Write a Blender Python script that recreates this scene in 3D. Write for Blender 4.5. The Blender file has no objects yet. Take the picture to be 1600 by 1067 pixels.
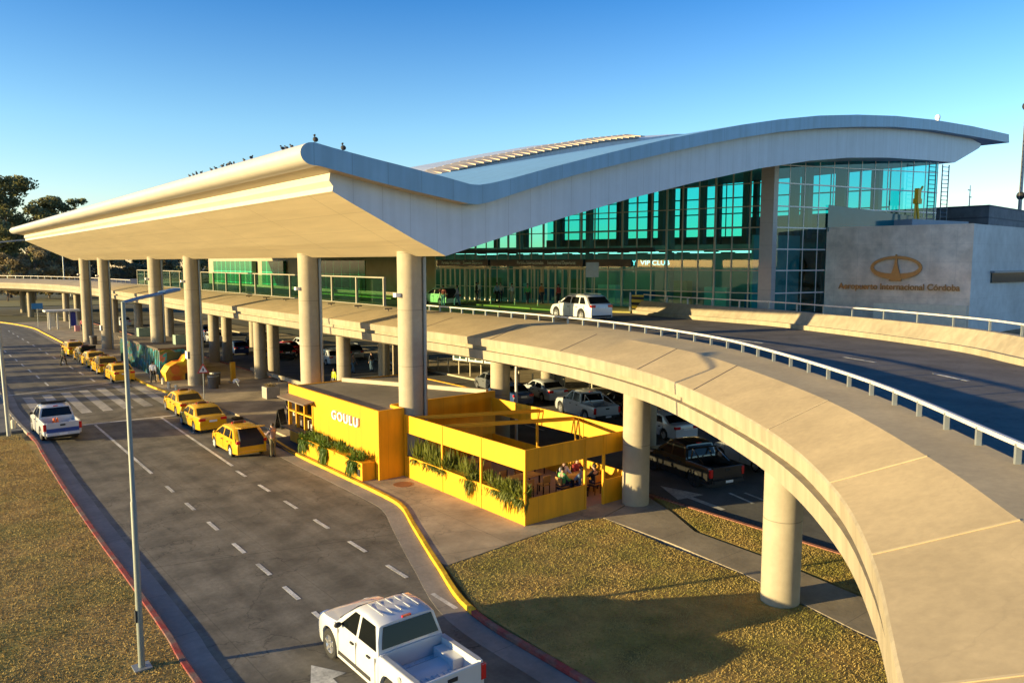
import bpy, bmesh, math, random
from mathutils import Vector, Matrix
R = math.radians; PI = math.pi
sc = bpy.context.scene
# ---------------------------------------------------------------- camera
cam_d = bpy.data.cameras.new("camera"); cam = bpy.data.objects.new("camera", cam_d)
sc.collection.objects.link(cam); sc.camera = cam
cam.location = (0, 0, 10)
cam.rotation_euler = (R(90 - 5.876), 0, R(-38.80))
cam_d.sensor_width = 36; cam_d.lens = 36 * 1200 / 1600.0
cam_d.clip_start = .1; cam_d.clip_end = 4000
# ---------------------------------------------------------------- world and sun
SUN_EL, SUN_AZ = 8.0, -70.0            # azimuth from +Y towards +X
w = bpy.data.worlds.new("World"); sc.world = w; w.use_nodes = True
nt = w.node_tree; bg = nt.nodes["Background"]
sky = nt.nodes.new("ShaderNodeTexSky"); sky.sky_type = 'NISHITA'; sky.sun_disc = False
sky.sun_elevation = R(SUN_EL); sky.sun_rotation = R(SUN_AZ)
sky.altitude = 300; sky.air_density = 1.0; sky.dust_density = 0.3; sky.ozone_density = 3.0
tc = nt.nodes.new("ShaderNodeTexCoord"); sx = nt.nodes.new("ShaderNodeSeparateXYZ"); nt.links.new(tc.outputs["Generated"], sx.inputs[0])
rp = nt.nodes.new("ShaderNodeValToRGB"); rp.color_ramp.elements[0].position = 0.0; rp.color_ramp.elements[0].color = (1.35, 1.12, 1.0, 1)
rp.color_ramp.elements[1].position = .38; rp.color_ramp.elements[1].color = (.02, .46, .86, 1)
e_ = rp.color_ramp.elements.new(.16); e_.color = (.88, 1.0, 1.03, 1)
nt.links.new(sx.outputs[2], rp.inputs[0])
tn = nt.nodes.new("ShaderNodeMix"); tn.data_type = 'RGBA'; tn.blend_type = 'MULTIPLY'; tn.inputs[0].default_value = 1
nt.links.new(sky.outputs[0], tn.inputs[6]); nt.links.new(rp.outputs[0], tn.inputs[7]); nt.links.new(tn.outputs[2], bg.inputs[0]); bg.inputs[1].default_value = 0.14
sd = bpy.data.lights.new("sun", 'SUN'); sd.energy = 5.0; sd.angle = R(.5); sd.color = (1, .78, .38)
so = bpy.data.objects.new("sun", sd); sc.collection.objects.link(so)
sv = Vector((math.sin(R(SUN_AZ)) * math.cos(R(SUN_EL)), math.cos(R(SUN_AZ)) * math.cos(R(SUN_EL)), math.sin(R(SUN_EL))))
so.rotation_euler = sv.to_track_quat('Z', 'Y').to_euler()
sc.view_settings.view_transform = 'Standard'; sc.view_settings.look = 'None'
sc.view_settings.exposure = 1.25; sc.view_settings.gamma = 1
sc.render.resolution_x = 1024; sc.render.resolution_y = 682
sc.cycles.max_bounces = 8; sc.cycles.transparent_max_bounces = 16
C = sc.collection

# ---------------------------------------------------------------- materials
MATS = {}
def mat(name, col, rough=.7, var=.12, scale=3., bump=0., metal=0., lines=None, grime=0., spec=.5, coat=0., stretch=None, big=None, streak=None, crack=0., leaf=False):
    """procedural paint / concrete etc: world-space noise variation, optional joint lines [(axis vec, spacing, width)]"""
    if name in MATS: return MATS[name]
    m = bpy.data.materials.new(name); m.use_nodes = True; t = m.node_tree; N = t.nodes; L = t.links
    b = N["Principled BSDF"]; b.inputs["Roughness"].default_value = rough; b.inputs["Metallic"].default_value = metal
    b.inputs["Specular IOR Level"].default_value = spec; b.inputs["Coat Weight"].default_value = coat
    g = N.new("ShaderNodeNewGeometry"); pos = g.outputs["Position"]
    if stretch:
        vm = N.new("ShaderNodeVectorMath"); vm.operation = 'MULTIPLY'; vm.inputs[1].default_value = stretch
        L.new(pos, vm.inputs[0]); spos = vm.outputs[0]
    else: spos = pos
    n = N.new("ShaderNodeTexNoise"); n.inputs["Scale"].default_value = scale; n.inputs["Detail"].default_value = 8; n.inputs["Roughness"].default_value = .65
    L.new(spos, n.inputs["Vector"])
    r = N.new("ShaderNodeMapRange"); r.inputs[1].default_value = .3; r.inputs[2].default_value = .7
    r.inputs[3].default_value = 1 - var; r.inputs[4].default_value = 1 + var; L.new(n.outputs[0], r.inputs[0])
    val = r.outputs[0]
    def mul(a, bb):
        q = N.new("ShaderNodeMath"); q.operation = 'MULTIPLY'; L.new(a, q.inputs[0])
        if isinstance(bb, (int, float)): q.inputs[1].default_value = bb
        else: L.new(bb, q.inputs[1])
        return q.outputs[0]
    if grime:
        n2 = N.new("ShaderNodeTexNoise"); n2.inputs["Scale"].default_value = scale * .13; n2.inputs["Detail"].default_value = 6
        L.new(pos, n2.inputs["Vector"])
        r2 = N.new("ShaderNodeMapRange"); r2.inputs[1].default_value = .35; r2.inputs[2].default_value = .65
        r2.inputs[3].default_value = 1 - grime; r2.inputs[4].default_value = 1 + grime * .4; L.new(n2.outputs[0], r2.inputs[0])
        val = mul(val, r2.outputs[0])
    if streak:   # (vector scale, amount): long directional wear marks
        v3 = N.new("ShaderNodeVectorMath"); v3.operation = 'MULTIPLY'; v3.inputs[1].default_value = streak[0]; L.new(pos, v3.inputs[0])
        n5 = N.new("ShaderNodeTexNoise"); n5.inputs["Scale"].default_value = 1; n5.inputs["Detail"].default_value = 5; L.new(v3.outputs[0], n5.inputs["Vector"])
        r5 = N.new("ShaderNodeMapRange"); r5.inputs[1].default_value = .36; r5.inputs[2].default_value = .62; r5.inputs[3].default_value = 1 - streak[1]; r5.inputs[4].default_value = 1 + streak[1] * .3
        L.new(n5.outputs[0], r5.inputs[0]); val = mul(val, r5.outputs[0])
    if crack:
        vo = N.new("ShaderNodeTexVoronoi"); vo.feature = 'DISTANCE_TO_EDGE'; vo.inputs["Scale"].default_value = .22
        wn = N.new("ShaderNodeTexNoise"); wn.inputs["Scale"].default_value = .9; wn.inputs["Detail"].default_value = 5; L.new(pos, wn.inputs["Vector"])
        ws = N.new("ShaderNodeVectorMath"); ws.operation = 'SCALE'; ws.inputs["Scale"].default_value = 2.2; L.new(wn.outputs["Color"], ws.inputs[0])
        wa = N.new("ShaderNodeVectorMath"); wa.operation = 'ADD'; L.new(pos, wa.inputs[0]); L.new(ws.outputs[0], wa.inputs[1]); L.new(wa.outputs[0], vo.inputs["Vector"])
        r6 = N.new("ShaderNodeMapRange"); r6.inputs[1].default_value = 0; r6.inputs[2].default_value = .008; r6.inputs[3].default_value = 1 - crack; r6.inputs[4].default_value = 1; L.new(vo.outputs["Distance"], r6.inputs[0])
        val = mul(val, r6.outputs[0])
    for (ax, sp, wd, dk) in (lines or []):
        d = N.new("ShaderNodeVectorMath"); d.operation = 'DOT_PRODUCT'; d.inputs[1].default_value = ax; L.new(pos, d.inputs[0])
        dv = mul(d.outputs["Value"], 1 / sp)
        fr = N.new("ShaderNodeMath"); fr.operation = 'FRACT'; L.new(dv, fr.inputs[0])
        lt = N.new("ShaderNodeMath"); lt.operation = 'LESS_THAN'; L.new(fr.outputs[0], lt.inputs[0]); lt.inputs[1].default_value = wd / sp
        r3 = N.new("ShaderNodeMapRange"); r3.inputs[3].default_value = 1; r3.inputs[4].default_value = dk; L.new(lt.outputs[0], r3.inputs[0])
        val = mul(val, r3.outputs[0])
    c = N.new("ShaderNodeVectorMath"); c.operation = 'SCALE'
    c.inputs[0].default_value = col[:3]; L.new(val, c.inputs["Scale"])
    if big:  # second colour mixed in by broad noise
        n3 = N.new("ShaderNodeTexNoise"); n3.inputs["Scale"].default_value = big[1]; n3.inputs["Detail"].default_value = 7; L.new(pos, n3.inputs["Vector"])
        r4 = N.new("ShaderNodeMapRange"); r4.inputs[1].default_value = .42; r4.inputs[2].default_value = .6; L.new(n3.outputs[0], r4.inputs[0])
        mx = N.new("ShaderNodeMix"); mx.data_type = 'RGBA'; L.new(r4.outputs[0], mx.inputs[0])
        c2 = N.new("ShaderNodeVectorMath"); c2.operation = 'SCALE'; c2.inputs[0].default_value = big[0]; L.new(val, c2.inputs["Scale"])
        L.new(c.outputs[0], mx.inputs[6]); L.new(c2.outputs[0], mx.inputs[7]); L.new(mx.outputs[2], b.inputs["Base Color"])
    else: L.new(c.outputs[0], b.inputs["Base Color"])
    if bump:
        bp = N.new("ShaderNodeBump"); bp.inputs["Strength"].default_value = bump; bp.inputs["Distance"].default_value = .05
        L.new(n.outputs[0], bp.inputs["Height"]); L.new(bp.outputs[0], b.inputs["Normal"])
    if leaf:
        o_ = N["Material Output"]; tl = N.new("ShaderNodeBsdfTranslucent"); ms = N.new("ShaderNodeMixShader"); ms.inputs[0].default_value = .45
        src = b.inputs["Base Color"].links[0].from_socket; L.new(src, tl.inputs[0]); L.new(b.outputs[0], ms.inputs[1]); L.new(tl.outputs[0], ms.inputs[2]); L.new(ms.outputs[0], o_.inputs[0])
    MATS[name] = m; return m
def glass(name, tint, refl=.12, rough=.02, block=0.0):
    if name in MATS: return MATS[name]
    m = bpy.data.materials.new(name); m.use_nodes = True; t = m.node_tree; N = t.nodes; L = t.links
    N.remove(N["Principled BSDF"]); o = N["Material Output"]
    tr = N.new("ShaderNodeBsdfTransparent"); tr.inputs[0].default_value = (*tint, 1)
    gl = N.new("ShaderNodeBsdfGlossy"); gl.inputs["Roughness"].default_value = rough; gl.inputs[0].default_value = (.8, 1, .95, 1)
    fr = N.new("ShaderNodeLayerWeight"); fr.inputs[0].default_value = .5
    pw = N.new("ShaderNodeMath"); pw.operation = 'POWER'; pw.inputs[1].default_value = 5; L.new(fr.outputs["Facing"], pw.inputs[0])
    ad = N.new("ShaderNodeMath"); ad.operation = 'MULTIPLY_ADD'; ad.inputs[1].default_value = .5; ad.inputs[2].default_value = refl; ad.use_clamp = True; L.new(pw.outputs[0], ad.inputs[0])
    mx = N.new("ShaderNodeMixShader"); L.new(ad.outputs[0], mx.inputs[0]); L.new(tr.outputs[0], mx.inputs[1]); L.new(gl.outputs[0], mx.inputs[2])
    L.new(mx.outputs[0], o.inputs[0]); MATS[name] = m; return m
def emis(name, col, s):
    if name in MATS: return MATS[name]
    m = bpy.data.materials.new(name); m.use_nodes = True; b = m.node_tree.nodes["Principled BSDF"]
    b.inputs["Base Color"].default_value = (*col, 1); b.inputs["Emission Color"].default_value = (*col, 1); b.inputs["Emission Strength"].default_value = s
    MATS[name] = m; return m

CONC = mat('concrete_tan', (.34, .285, .195), .85, .10, 2.2, .06, grime=.12, stretch=(2.5, 2.5, .35), streak=((3, 3, .25), .14))
COLM = mat('concrete_column', (.37, .315, .225), .8, .07, 4, .1, grime=.12, lines=[((0, 0, 1), 2.6, .03, .6)])
APRON = mat('apron_lit_concrete', (.46, .345, .185), .9, .09, 7., .05, grime=.10, crack=.07, streak=((.5, .5, .5), .08))  # same concrete as the edge beam, with sunlight put into the colour
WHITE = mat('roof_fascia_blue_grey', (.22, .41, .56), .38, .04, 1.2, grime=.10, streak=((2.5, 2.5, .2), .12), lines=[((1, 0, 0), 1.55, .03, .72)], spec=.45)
WHITE2 = mat('roof_body_panel', (.55, .61, .67), .42, .04, 1.2, grime=.06, streak=((2.2, 2.2, .15), .08), lines=[((1, 0, 0), 1.30, .022, .72)])
SOFF = mat('soffit_panels', (.58, .48, .31), .6, .09, .8, stretch=(3, .25, 3), lines=[((0, 1, 0), 7.5, .05, .66), ((1, 0, 0), 1.35, .03, .78)])
NOSE = mat('roof_edge_white', (.56, .52, .44), .35, .05, 1.5, grime=.05, lines=[((0, 1, 0), 3.8, .02, .85)])
ASPH = mat('asphalt', (.185, .163, .12), .82, .16, 6, .15, grime=.36, lines=[((.29, 1, 0), 9.4, .05, .62), ((1, .012, 0), 3.3, .03, .78)], spec=.35, streak=((1.5, .05, 1), .22), crack=.4)
ASPD = mat('asphalt_deck', (.15, .13, .11), .85, .14, 5, .1, grime=.25, spec=.25, crack=.3)
ASPL = mat('asphalt_lower', (.15, .145, .135), .85, .14, 5, .1, grime=.25, spec=.3)
GUT = mat('gutter_concrete', (.27, .235, .19), .9, .12, 5, .2, grime=.2, lines=[((0, 1, 0), 3., .03, .7)])
PAVE = mat('pavement_concrete', (.38, .30, .19), .88, .13, 4, .15, grime=.36, crack=.3, lines=[((.29, 1, 0), 4.2, .04, .68), ((1, 0, 0), 4.1, .04, .75)])
PATH = mat('path_concrete', (.32, .26, .18), .9, .12, 5, .2, grime=.25, lines=[((0, 1, 0), 2.5, .03, .7)])
YEL = mat('yellow_paint', (.78, .355, .002), .5, .07, 2.2, grime=.10, stretch=(1, 1, .4), streak=((2.5, 2.5, .3), .14), lines=[((1, 1, 0), 1.22, .015, .7)])
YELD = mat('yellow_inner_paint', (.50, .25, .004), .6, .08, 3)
KYEL = mat('kerb_yellow', (.66, .38, .01), .7, .25, 5, .2, streak=((1.2, 1.2, 1), .25))
KRED = mat('kerb_red', (.27, .035, .03), .8, .3, 5, .2, big=((.20, .12, .09), 1.6))
WPNT = mat('road_white_paint', (.58, .56, .50), .7, .35, 9, grime=.35)
LAWN = mat('lawn_dry', (.45, .275, .07), .95, .22, 9., .12, grime=.32, big=((.29, .225, .042), .35))
LAWN2 = mat('lawn_green_dry', (.43, .27, .07), .95, .22, 9., .12, grime=.32, big=((.28, .215, .05), .5))
GALV = mat('galvanised_steel', (.30, .32, .32), .45, .08, 8, metal=.5)
RAILM = mat('handrail_paint', (.62, .56, .50), .5, .1, 6)
BLACK = mat('black_rubber', (.015, .015, .015), .8, .1, 10)
DARK = mat('dark_interior', (.02, .02, .02), .8, .1, 5)
CHROME = mat('rim_metal', (.55, .55, .56), .3, .05, 5, metal=.8)
CGLASS = mat('car_glass', (.006, .008, .009), .08, .02, 2, spec=.3)
REDL = mat('tail_light_red', (.55, .01, .01), .2, .05, 5, coat=.5)
AMB = mat('amber_lens', (.8, .25, .02), .2, .05, 5)
PLATE = mat('plate_white', (.7, .72, .75), .5, .05, 5)
STONE = mat('travertine', (.76, .65, .53), .6, .20, 1.6, .05, grime=.2, big=((.68, .56, .44), .6), lines=[((0, 0, 1), 1.25, .02, .78), ((.213, -.977, 0), 1.6, .02, .82)])
STONE2 = mat('travertine_shaded', (.52, .55, .56), .6, .12, 1.6, .05, grime=.15, lines=[((0, 0, 1), 1.25, .02, .82), ((1, 0, 0), 2.2, .02, .84)])  # same stone as the sign wall, with the side's bluish shade in the colour
GLASS = glass('green_glass', (.20, .80, .79), .045)
GLASS2 = glass('teal_side_glass', (.07, .56, .62), .075)
GLASSD = glass('green_glass_band', (.03, .42, .38), .16)
GLASSR = glass('green_railing_glass', (.50, .80, .58), .06)
MULL = mat('mullion_metal', (.46, .44, .34), .5, .05, 4)
INT = mat('interior_wall', (.24, .23, .2), .8, .1, 1)
INTC = mat('interior_column', (.16, .16, .15), .7, .1, 1)
BRONZE = mat('bronze_letters', (.20, .12, .05), .35, .1, 4, metal=.7)
LEAFD = mat('leaf_eucalyptus', (.20, .20, .085), .7, .5, .9, leaf=True)
LEAFB = mat('leaf_brown', (.32, .25, .13), .8, .5, .7, leaf=True)
LEAFG = mat('leaf_fresh', (.10, .17, .02), .6, .4, 6, leaf=True)
LEAFY = mat('leaf_yellow_green', (.17, .19, .025), .6, .4, 6, leaf=True)
BARK = mat('bark', (.16, .12, .09), .9, .25, 5, .3)
SKIN = mat('skin', (.42, .24, .16), .6, .06, 10)
HAIR = mat('hair_dark', (.02, .014, .01), .6, .1, 20)

# ---------------------------------------------------------------- helpers
def ctr(pts):
    return sum((Vector(p) for p in pts), Vector()) / len(pts)
class MB:
    def __init__(s): s.v = []; s.f = []; s.m = []; s.mats = []
    def mi(s, m):
        if m not in s.mats: s.mats.append(m)
        return s.mats.index(m)
    def add(s, vs, fs, m=None):
        o = len(s.v); s.v += [tuple(v) for v in vs]; k = s.mi(m) if m else 0
        for f in fs: s.f.append([o + i for i in f]); s.m.append(k)
        return s
    def box(s, x0, x1, y0, y1, z0, z1, m=None):
        if x0 > x1: x0, x1 = x1, x0
        if y0 > y1: y0, y1 = y1, y0
        return s.add([(x0, y0, z0), (x1, y0, z0), (x1, y1, z0), (x0, y1, z0), (x0, y0, z1), (x1, y0, z1), (x1, y1, z1), (x0, y1, z1)],
              [(0, 3, 2, 1), (4, 5, 6, 7), (0, 1, 5, 4), (1, 2, 6, 5), (2, 3, 7, 6), (3, 0, 4, 7)], m)
    def beam(s, p, q, wd, ht, m=None, up=(0, 0, 1)):
        p = Vector(p); q = Vector(q); d = (q - p).normalized(); u = Vector(up)
        sd_ = d.cross(u)
        if sd_.length < 1e-4: sd_ = d.cross(Vector((1, 0, 0)))
        sd_.normalize(); u = sd_.cross(d)
        a = sd_ * wd / 2; b = u * ht / 2
        vs = [p - a - b, p + a - b, p + a + b, p - a + b, q - a - b, q + a - b, q + a + b, q - a + b]
        return s.add(vs, [(0, 3, 2, 1)[::-1], (4, 5, 6, 7), (0, 1, 5, 4), (1, 2, 6, 5), (2, 3, 7, 6), (3, 0, 4, 7)], m)
    def prism(s, pts, z0, z1, m=None):
        n = len(pts); A = sum(pts[i][0] * pts[(i + 1) % n][1] - pts[(i + 1) % n][0] * pts[i][1] for i in range(n))
        if A < 0: pts = pts[::-1]
        return s.add([(x, y, z0) for x, y in pts] + [(x, y, z1) for x, y in pts],
              [tuple(range(n))[::-1], tuple(range(n, 2 * n))] + [(i, (i + 1) % n, n + (i + 1) % n, n + i) for i in range(n)], m)
    def loft(s, rings, m=None, closed=True, cap=True):
        n = len(rings[0]); vs = [p for r in rings for p in r]; fs = []
        for k in range(len(rings) - 1):
            for i in range(n if closed else n - 1):
                j = (i + 1) % n; fs.append((k * n + i, k * n + j, (k + 1) * n + j, (k + 1) * n + i))
        if cap and closed: fs += [tuple(range(n))[::-1], tuple(range((len(rings) - 1) * n, len(rings) * n))]
        return s.add(vs, fs, m)
    def tube(s, pts, rad, n=10, m=None):
        pts = [Vector(p) for p in pts]; rings = []
        if not isinstance(rad, (list, tuple)): rad = [rad] * len(pts)
        for i, p in enumerate(pts):
            d = (pts[min(i + 1, len(pts) - 1)] - pts[max(i - 1, 0)]).normalized()
            a = d.cross(Vector((0, 0, 1)))
            if a.length < 1e-3: a = Vector((1, 0, 0))
            a.normalize(); b = a.cross(d)
            rings.append([p + (a * math.cos(2 * PI * k / n) + b * math.sin(2 * PI * k / n)) * rad[i] for k in range(n)])
        return s.loft(rings, m)
    def lathe(s, prof, c=(0, 0, 0), axis='z', n=24, m=None):
        rings = []
        for k in range(n):
            a = 2 * PI * k / n; ring = []
            for (r, h) in prof:
                if axis == 'z': ring.append((c[0] + r * math.cos(a), c[1] + r * math.sin(a), c[2] + h))
                else: ring.append((c[0] + h, c[1] + r * math.cos(a), c[2] + r * math.sin(a)))
            rings.append(ring)
        rings.append(rings[0]); return s.loft(rings, m, closed=False, cap=False)
    def ell(s, c, r, m=None, n=8):
        prof = [(max(1e-3, math.sin(PI * k / n)), -math.cos(PI * k / n)) for k in range(n + 1)]
        k0 = len(s.v); s.lathe(prof, n=2 * n, m=m)
        for i in range(k0, len(s.v)):
            x, y, z = s.v[i]; s.v[i] = (c[0] + x * r[0], c[1] + y * r[1], c[2] + z * r[2])
        return s
    def build(s, name, m=None, parent=None, smooth=None, loc=None, bevel=0, fix=True):
        me = bpy.data.meshes.new(name); me.from_pydata([tuple(v) for v in s.v], [], s.f)
        if s.mats:
            for q in s.mats: me.materials.append(q)
            me.polygons.foreach_set("material_index", s.m)
        else: me.materials.append(m)
        if fix:
            bm = bmesh.new(); bm.from_mesh(me); bmesh.ops.remove_doubles(bm, verts=bm.verts, dist=1e-4)
            bmesh.ops.recalc_face_normals(bm, faces=bm.faces); bm.to_mesh(me); bm.free()
        if smooth:
            me.polygons.foreach_set("use_smooth", [True] * len(me.polygons)); me.set_sharp_from_angle(angle=R(smooth))
        o = bpy.data.objects.new(name, me); C.objects.link(o)
        if parent: o.parent = parent
        if loc: o.location = loc
        if bevel:
            bv = o.modifiers.new("bevel", 'BEVEL'); bv.width = bevel; bv.segments = 2; bv.limit_method = 'ANGLE'
        return o
def tag(o, label, cat, group=None):
    o['label'] = label; o['category'] = cat
    if group: o['group'] = group
    return o
def thing(name, label, cat, loc=(0, 0, 0), rz=0, group=None):
    o = bpy.data.objects.new(name, None); C.objects.link(o); o.location = loc; o.rotation_euler = (0, 0, rz); o.empty_display_size = .3
    return tag(o, label, cat, group)
def struct(o): o['kind'] = 'structure'; return o
def dup(root, loc=None, rz=None, label=None):
    r = root.copy(); C.objects.link(r)
    if loc is not None: r.location = loc
    if rz is not None: r.rotation_euler = (0, 0, rz)
    if label: r['label'] = label
    for ch in root.children:
        c = ch.copy(); C.objects.link(c); c.parent = r
        for g in ch.children:
            d = g.copy(); C.objects.link(d); d.parent = c
    return r
def text_mesh(txt, size, ext, name, m, parent=None, fat=0.0, width=None):
    cu = bpy.data.curves.new(name, 'FONT'); cu.body = txt; cu.size = size; cu.extrude = ext; cu.offset = fat; cu.align_x = 'CENTER'; cu.space_character = 1.22 if txt == 'GOULU' else 1.0
    o = bpy.data.objects.new(name, cu); C.objects.link(o); dg = bpy.context.evaluated_depsgraph_get()
    me = bpy.data.meshes.new_from_object(o.evaluated_get(dg)); bpy.data.objects.remove(o); bpy.data.curves.remove(cu)
    me.name = name; me.materials.clear(); me.materials.append(m)
    xs = [v.co.x for v in me.vertices]
    if width and xs:
        k = width / (max(xs) - min(xs))
        for v in me.vertices: v.co.x *= k
    q = bpy.data.objects.new(name, me); C.objects.link(q)
    if parent: q.parent = parent
    return q
def face_rot(nx, ny):
    """rotation for text lying in XY so that it stands upright and faces horizontal normal (nx,ny)"""
    z = Vector((nx, ny, 0)).normalized(); y = Vector((0, 0, 1)); x = y.cross(z)
    return Matrix((x, y, z)).transposed().to_euler()
def lerp(a, b, t): return a + (b - a) * t
def interp(tab, x):
    if x <= tab[0][0]: return tab[0][1]
    for (a, fa), (b, fb) in zip(tab, tab[1:]):
        if x <= b: return lerp(fa, fb, (x - a) / (b - a))
    return tab[-1][1]
def cat(pts, n=6):
    """Catmull-Rom resample, any dimension"""
    P = [Vector(p) for p in pts]; P = [P[0] * 2 - P[1]] + P + [P[-1] * 2 - P[-2]]; out = []
    for i in range(1, len(P) - 2):
        for k in range(n):
            t = k / n; a, b, c, d = P[i - 1:i + 3]
            out.append(.5 * ((2 * b) + (c - a) * t + (2 * a - 5 * b + 4 * c - d) * t * t + (-a + 3 * b - 3 * c + d) * t ** 3))
    out.append(P[-2]); return out
def ribbon(path, off0, off1, z0, z1, mb, m=None):
    """band along a 2D path between two left-hand offsets, as a solid from z0 to z1"""
    A = []; 
    for i, p in enumerate(path):
        d = (path[min(i + 1, len(path) - 1)] - path[max(i - 1, 0)]).normalized(); nrm = Vector((-d.y, d.x))
        a = p + nrm * off0; b = p + nrm * off1
        A.append([(a.x, a.y, z0), (b.x, b.y, z0), (b.x, b.y, z1), (a.x, a.y, z1)])
    mb.loft(A, m)
rnd = random.Random(7)
#@@SETTING
# ================================================================ SETTING
V2 = lambda l: [Vector(p) for p in l]
struct(MB().add([(-1500, -1500, -.05), (1500, -1500, -.05), (1500, 1500, -.05), (-1500, 1500, -.05)], [(0, 1, 2, 3)]).build('ground', mat('far_ground', (.13, .11, .05), .95, .3, .3, grime=.3, big=((.07, .075, .03), .02))))
LK = cat([(5.0, -10), (5.1, 8), (5.12, 18.4), (5.22, 21), (5.28, 25.5), (5.3, 31), (5.42, 38.8), (5.62, 46), (5.73, 49.6), (5.6, 56), (5.6, 62), (5.9, 70), (6.0, 90), (5.8, 120), (2, 150), (-6, 175)], 5)
RK = cat([(12.3, -10), (12.2, 5), (12.2, 12.7), (12.25, 17.1), (13.35, 20.6), (14.7, 24.3), (15.55, 26.6), (15.75, 28.5), (15.75, 33), (15.75, 37.6), (16.0, 41.0)], 5)
RK2 = cat([(15.95, 60.7), (15.65, 65), (15.6, 70), (15.9, 85), (16.0, 97), (15.9, 107), (16.1, 125), (16.0, 138), (13.5, 153), (8, 168), (-3, 180)], 5)
road = [(p.x, p.y) for p in LK] + [(p.x, p.y) for p in reversed(RK2)] + [(17, 60.7), (17, 41)] + [(p.x, p.y) for p in reversed(RK)]
struct(MB().prism(road, -.04, .0).build('road', ASPH))
struct(MB().prism([(25.0, -30), (38.2, -30), (38.2, 150), (30, 175), (10, 195), (-20, 200), (-20, 188), (8, 184), (22, 168), (25.5, 150)], -.04, .0).build('lower_road', ASPL))
mb = MB(); ribbon(LK, -.62, -.02, .0, .006, mb); struct(mb.build('gutter', GUT))
mb = MB(); ribbon(RK, .02, .72, .0, .006, mb); ribbon(RK2, .02, .6, .0, .006, mb); struct(mb.build('gutter', GUT))
def kerb(path, i0, i1, m, side, h=.13):
    mb = MB(); ribbon(path[i0:i1], 0, .17 * side, -.02, h, mb); return mb.build('kerb', m, bevel=.02)
iy = min(range(len(LK)), key=lambda i: abs(LK[i].y - 52)); 
tag(kerb(LK, 0, iy + 1, KRED, 1), 'long faded red kerb between the dry lawn and the taxi road', 'kerb')
tag(kerb(LK, iy, len(LK), mat('kerb_grey', (.3, .27, .22), .9, .15, 4), 1), 'worn kerb on the far left side of the road beyond the crossing', 'kerb')
ir = min(range(len(RK)), key=lambda i: abs(RK[i].y - 17.1))
tag(kerb(RK, 0, ir + 1, KRED, -1), 'red kerb beside the shaded lawn next to the nearest white pickup', 'kerb')
tag(kerb(RK, ir, len(RK), KYEL, -1, .15), 'bright yellow kerb curving past the yellow cafe', 'kerb')
tag(kerb(RK2, 0, len(RK2), KYEL, -1, .15), 'yellow kerb running behind the far row of taxis', 'kerb')
# pavements, slightly above the road
pv = [(p.x + .17, p.y) for p in RK if p.y > 20.4] + [(17, 41), (17, 60.7)] + [(p.x + .17, p.y) for p in RK2 if p.y < 150] + [(24.6, 150), (24.9, 60), (25.0, 21.6), (21.0, 20.45), (20.1, 20.85), (13.6, 20.3)]
struct(MB().prism(pv, -.03, .12).build('pavement', PAVE))
struct(MB().prism([(21, 20.43), (24.5, 21.35), (23.6, 19.2), (22.5, 17.2), (22.3, 13.5), (21.6, 9), (19.9, -5), (17.9, -5), (19.7, 9.7), (20.6, 13.8), (20.9, 17)], -.03, .115).build('footpath', PATH))
struct(MB().prism([(38.4, -20), (60, -20), (60, 34), (44.6, 56), (42, 66), (42, 130), (38.4, 150)], -.03, .12).build('terminal_pavement', mat('terminal_pave', (.34, .27, .16), .85, .12, 3, grime=.25, lines=[((0, 1, 0), 3, .04, .75)])))
mb = MB(); ribbon(V2([(24.75, -20), (24.75, 8), (24.75, 21), (25.2, 60), (25.2, 150)]), 0, .16, -.02, .13, mb)
tag(mb.build('kerb', mat('kerb_faded_red', (.3, .12, .08), .85, .3, 4)), 'faded red kerb along the lower road under the ramp', 'kerb')
mb = MB(); ribbon(V2([(38.2, -20), (38.2, 60), (38.2, 150)]), 0, .18, -.02, .14, mb)
tag(mb.build('kerb', mat('kerb_pale', (.4, .34, .24), .85, .2, 4)), 'pale kerb in front of the terminal ground floor', 'kerb')
lawnL = [(p.x - .17, p.y) for p in LK if p.y < 50.5] + [(3.5, 52), (-30, 56), (-60, 40), (-60, -10)]
struct(MB().prism(lawnL, -.04, .09).build('lawn', LAWN))
lawnR = [(12.38, -8), (12.4, 12), (12.45, 17), (13.5, 20.25), (20.05, 20.8), (20.95, 20.4), (20.6, 17), (20.55, 13.8), (19.6, 9.7), (17.8, -5), (17.5, -8)]
struct(MB().prism(lawnR, -.04, .10).build('lawn', LAWN2))
struct(MB().prism([(24.7, 21.2), (23.8, 19.2), (22.7, 17.1), (22.5, 13.5), (21.8, 9), (20.1, -5), (24.7, -5)], -.04, .09).build('verge', LAWN2))
struct(MB().prism([(p.x - .17, p.y) for p in LK if 53 < p.y < 100] + [(-30, 100), (-30, 53)], -.04, .08).build('drive', mat('side_drive', (.13, .13, .13), .9, .1, 4)))
struct(MB().prism([(-40, 215), (70, 200), (70, 232), (-40, 250)], -.04, .05).build('far_lawn', mat('far_lawn_yellow', (.24, .19, .05), .95, .2, .5)))
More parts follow.
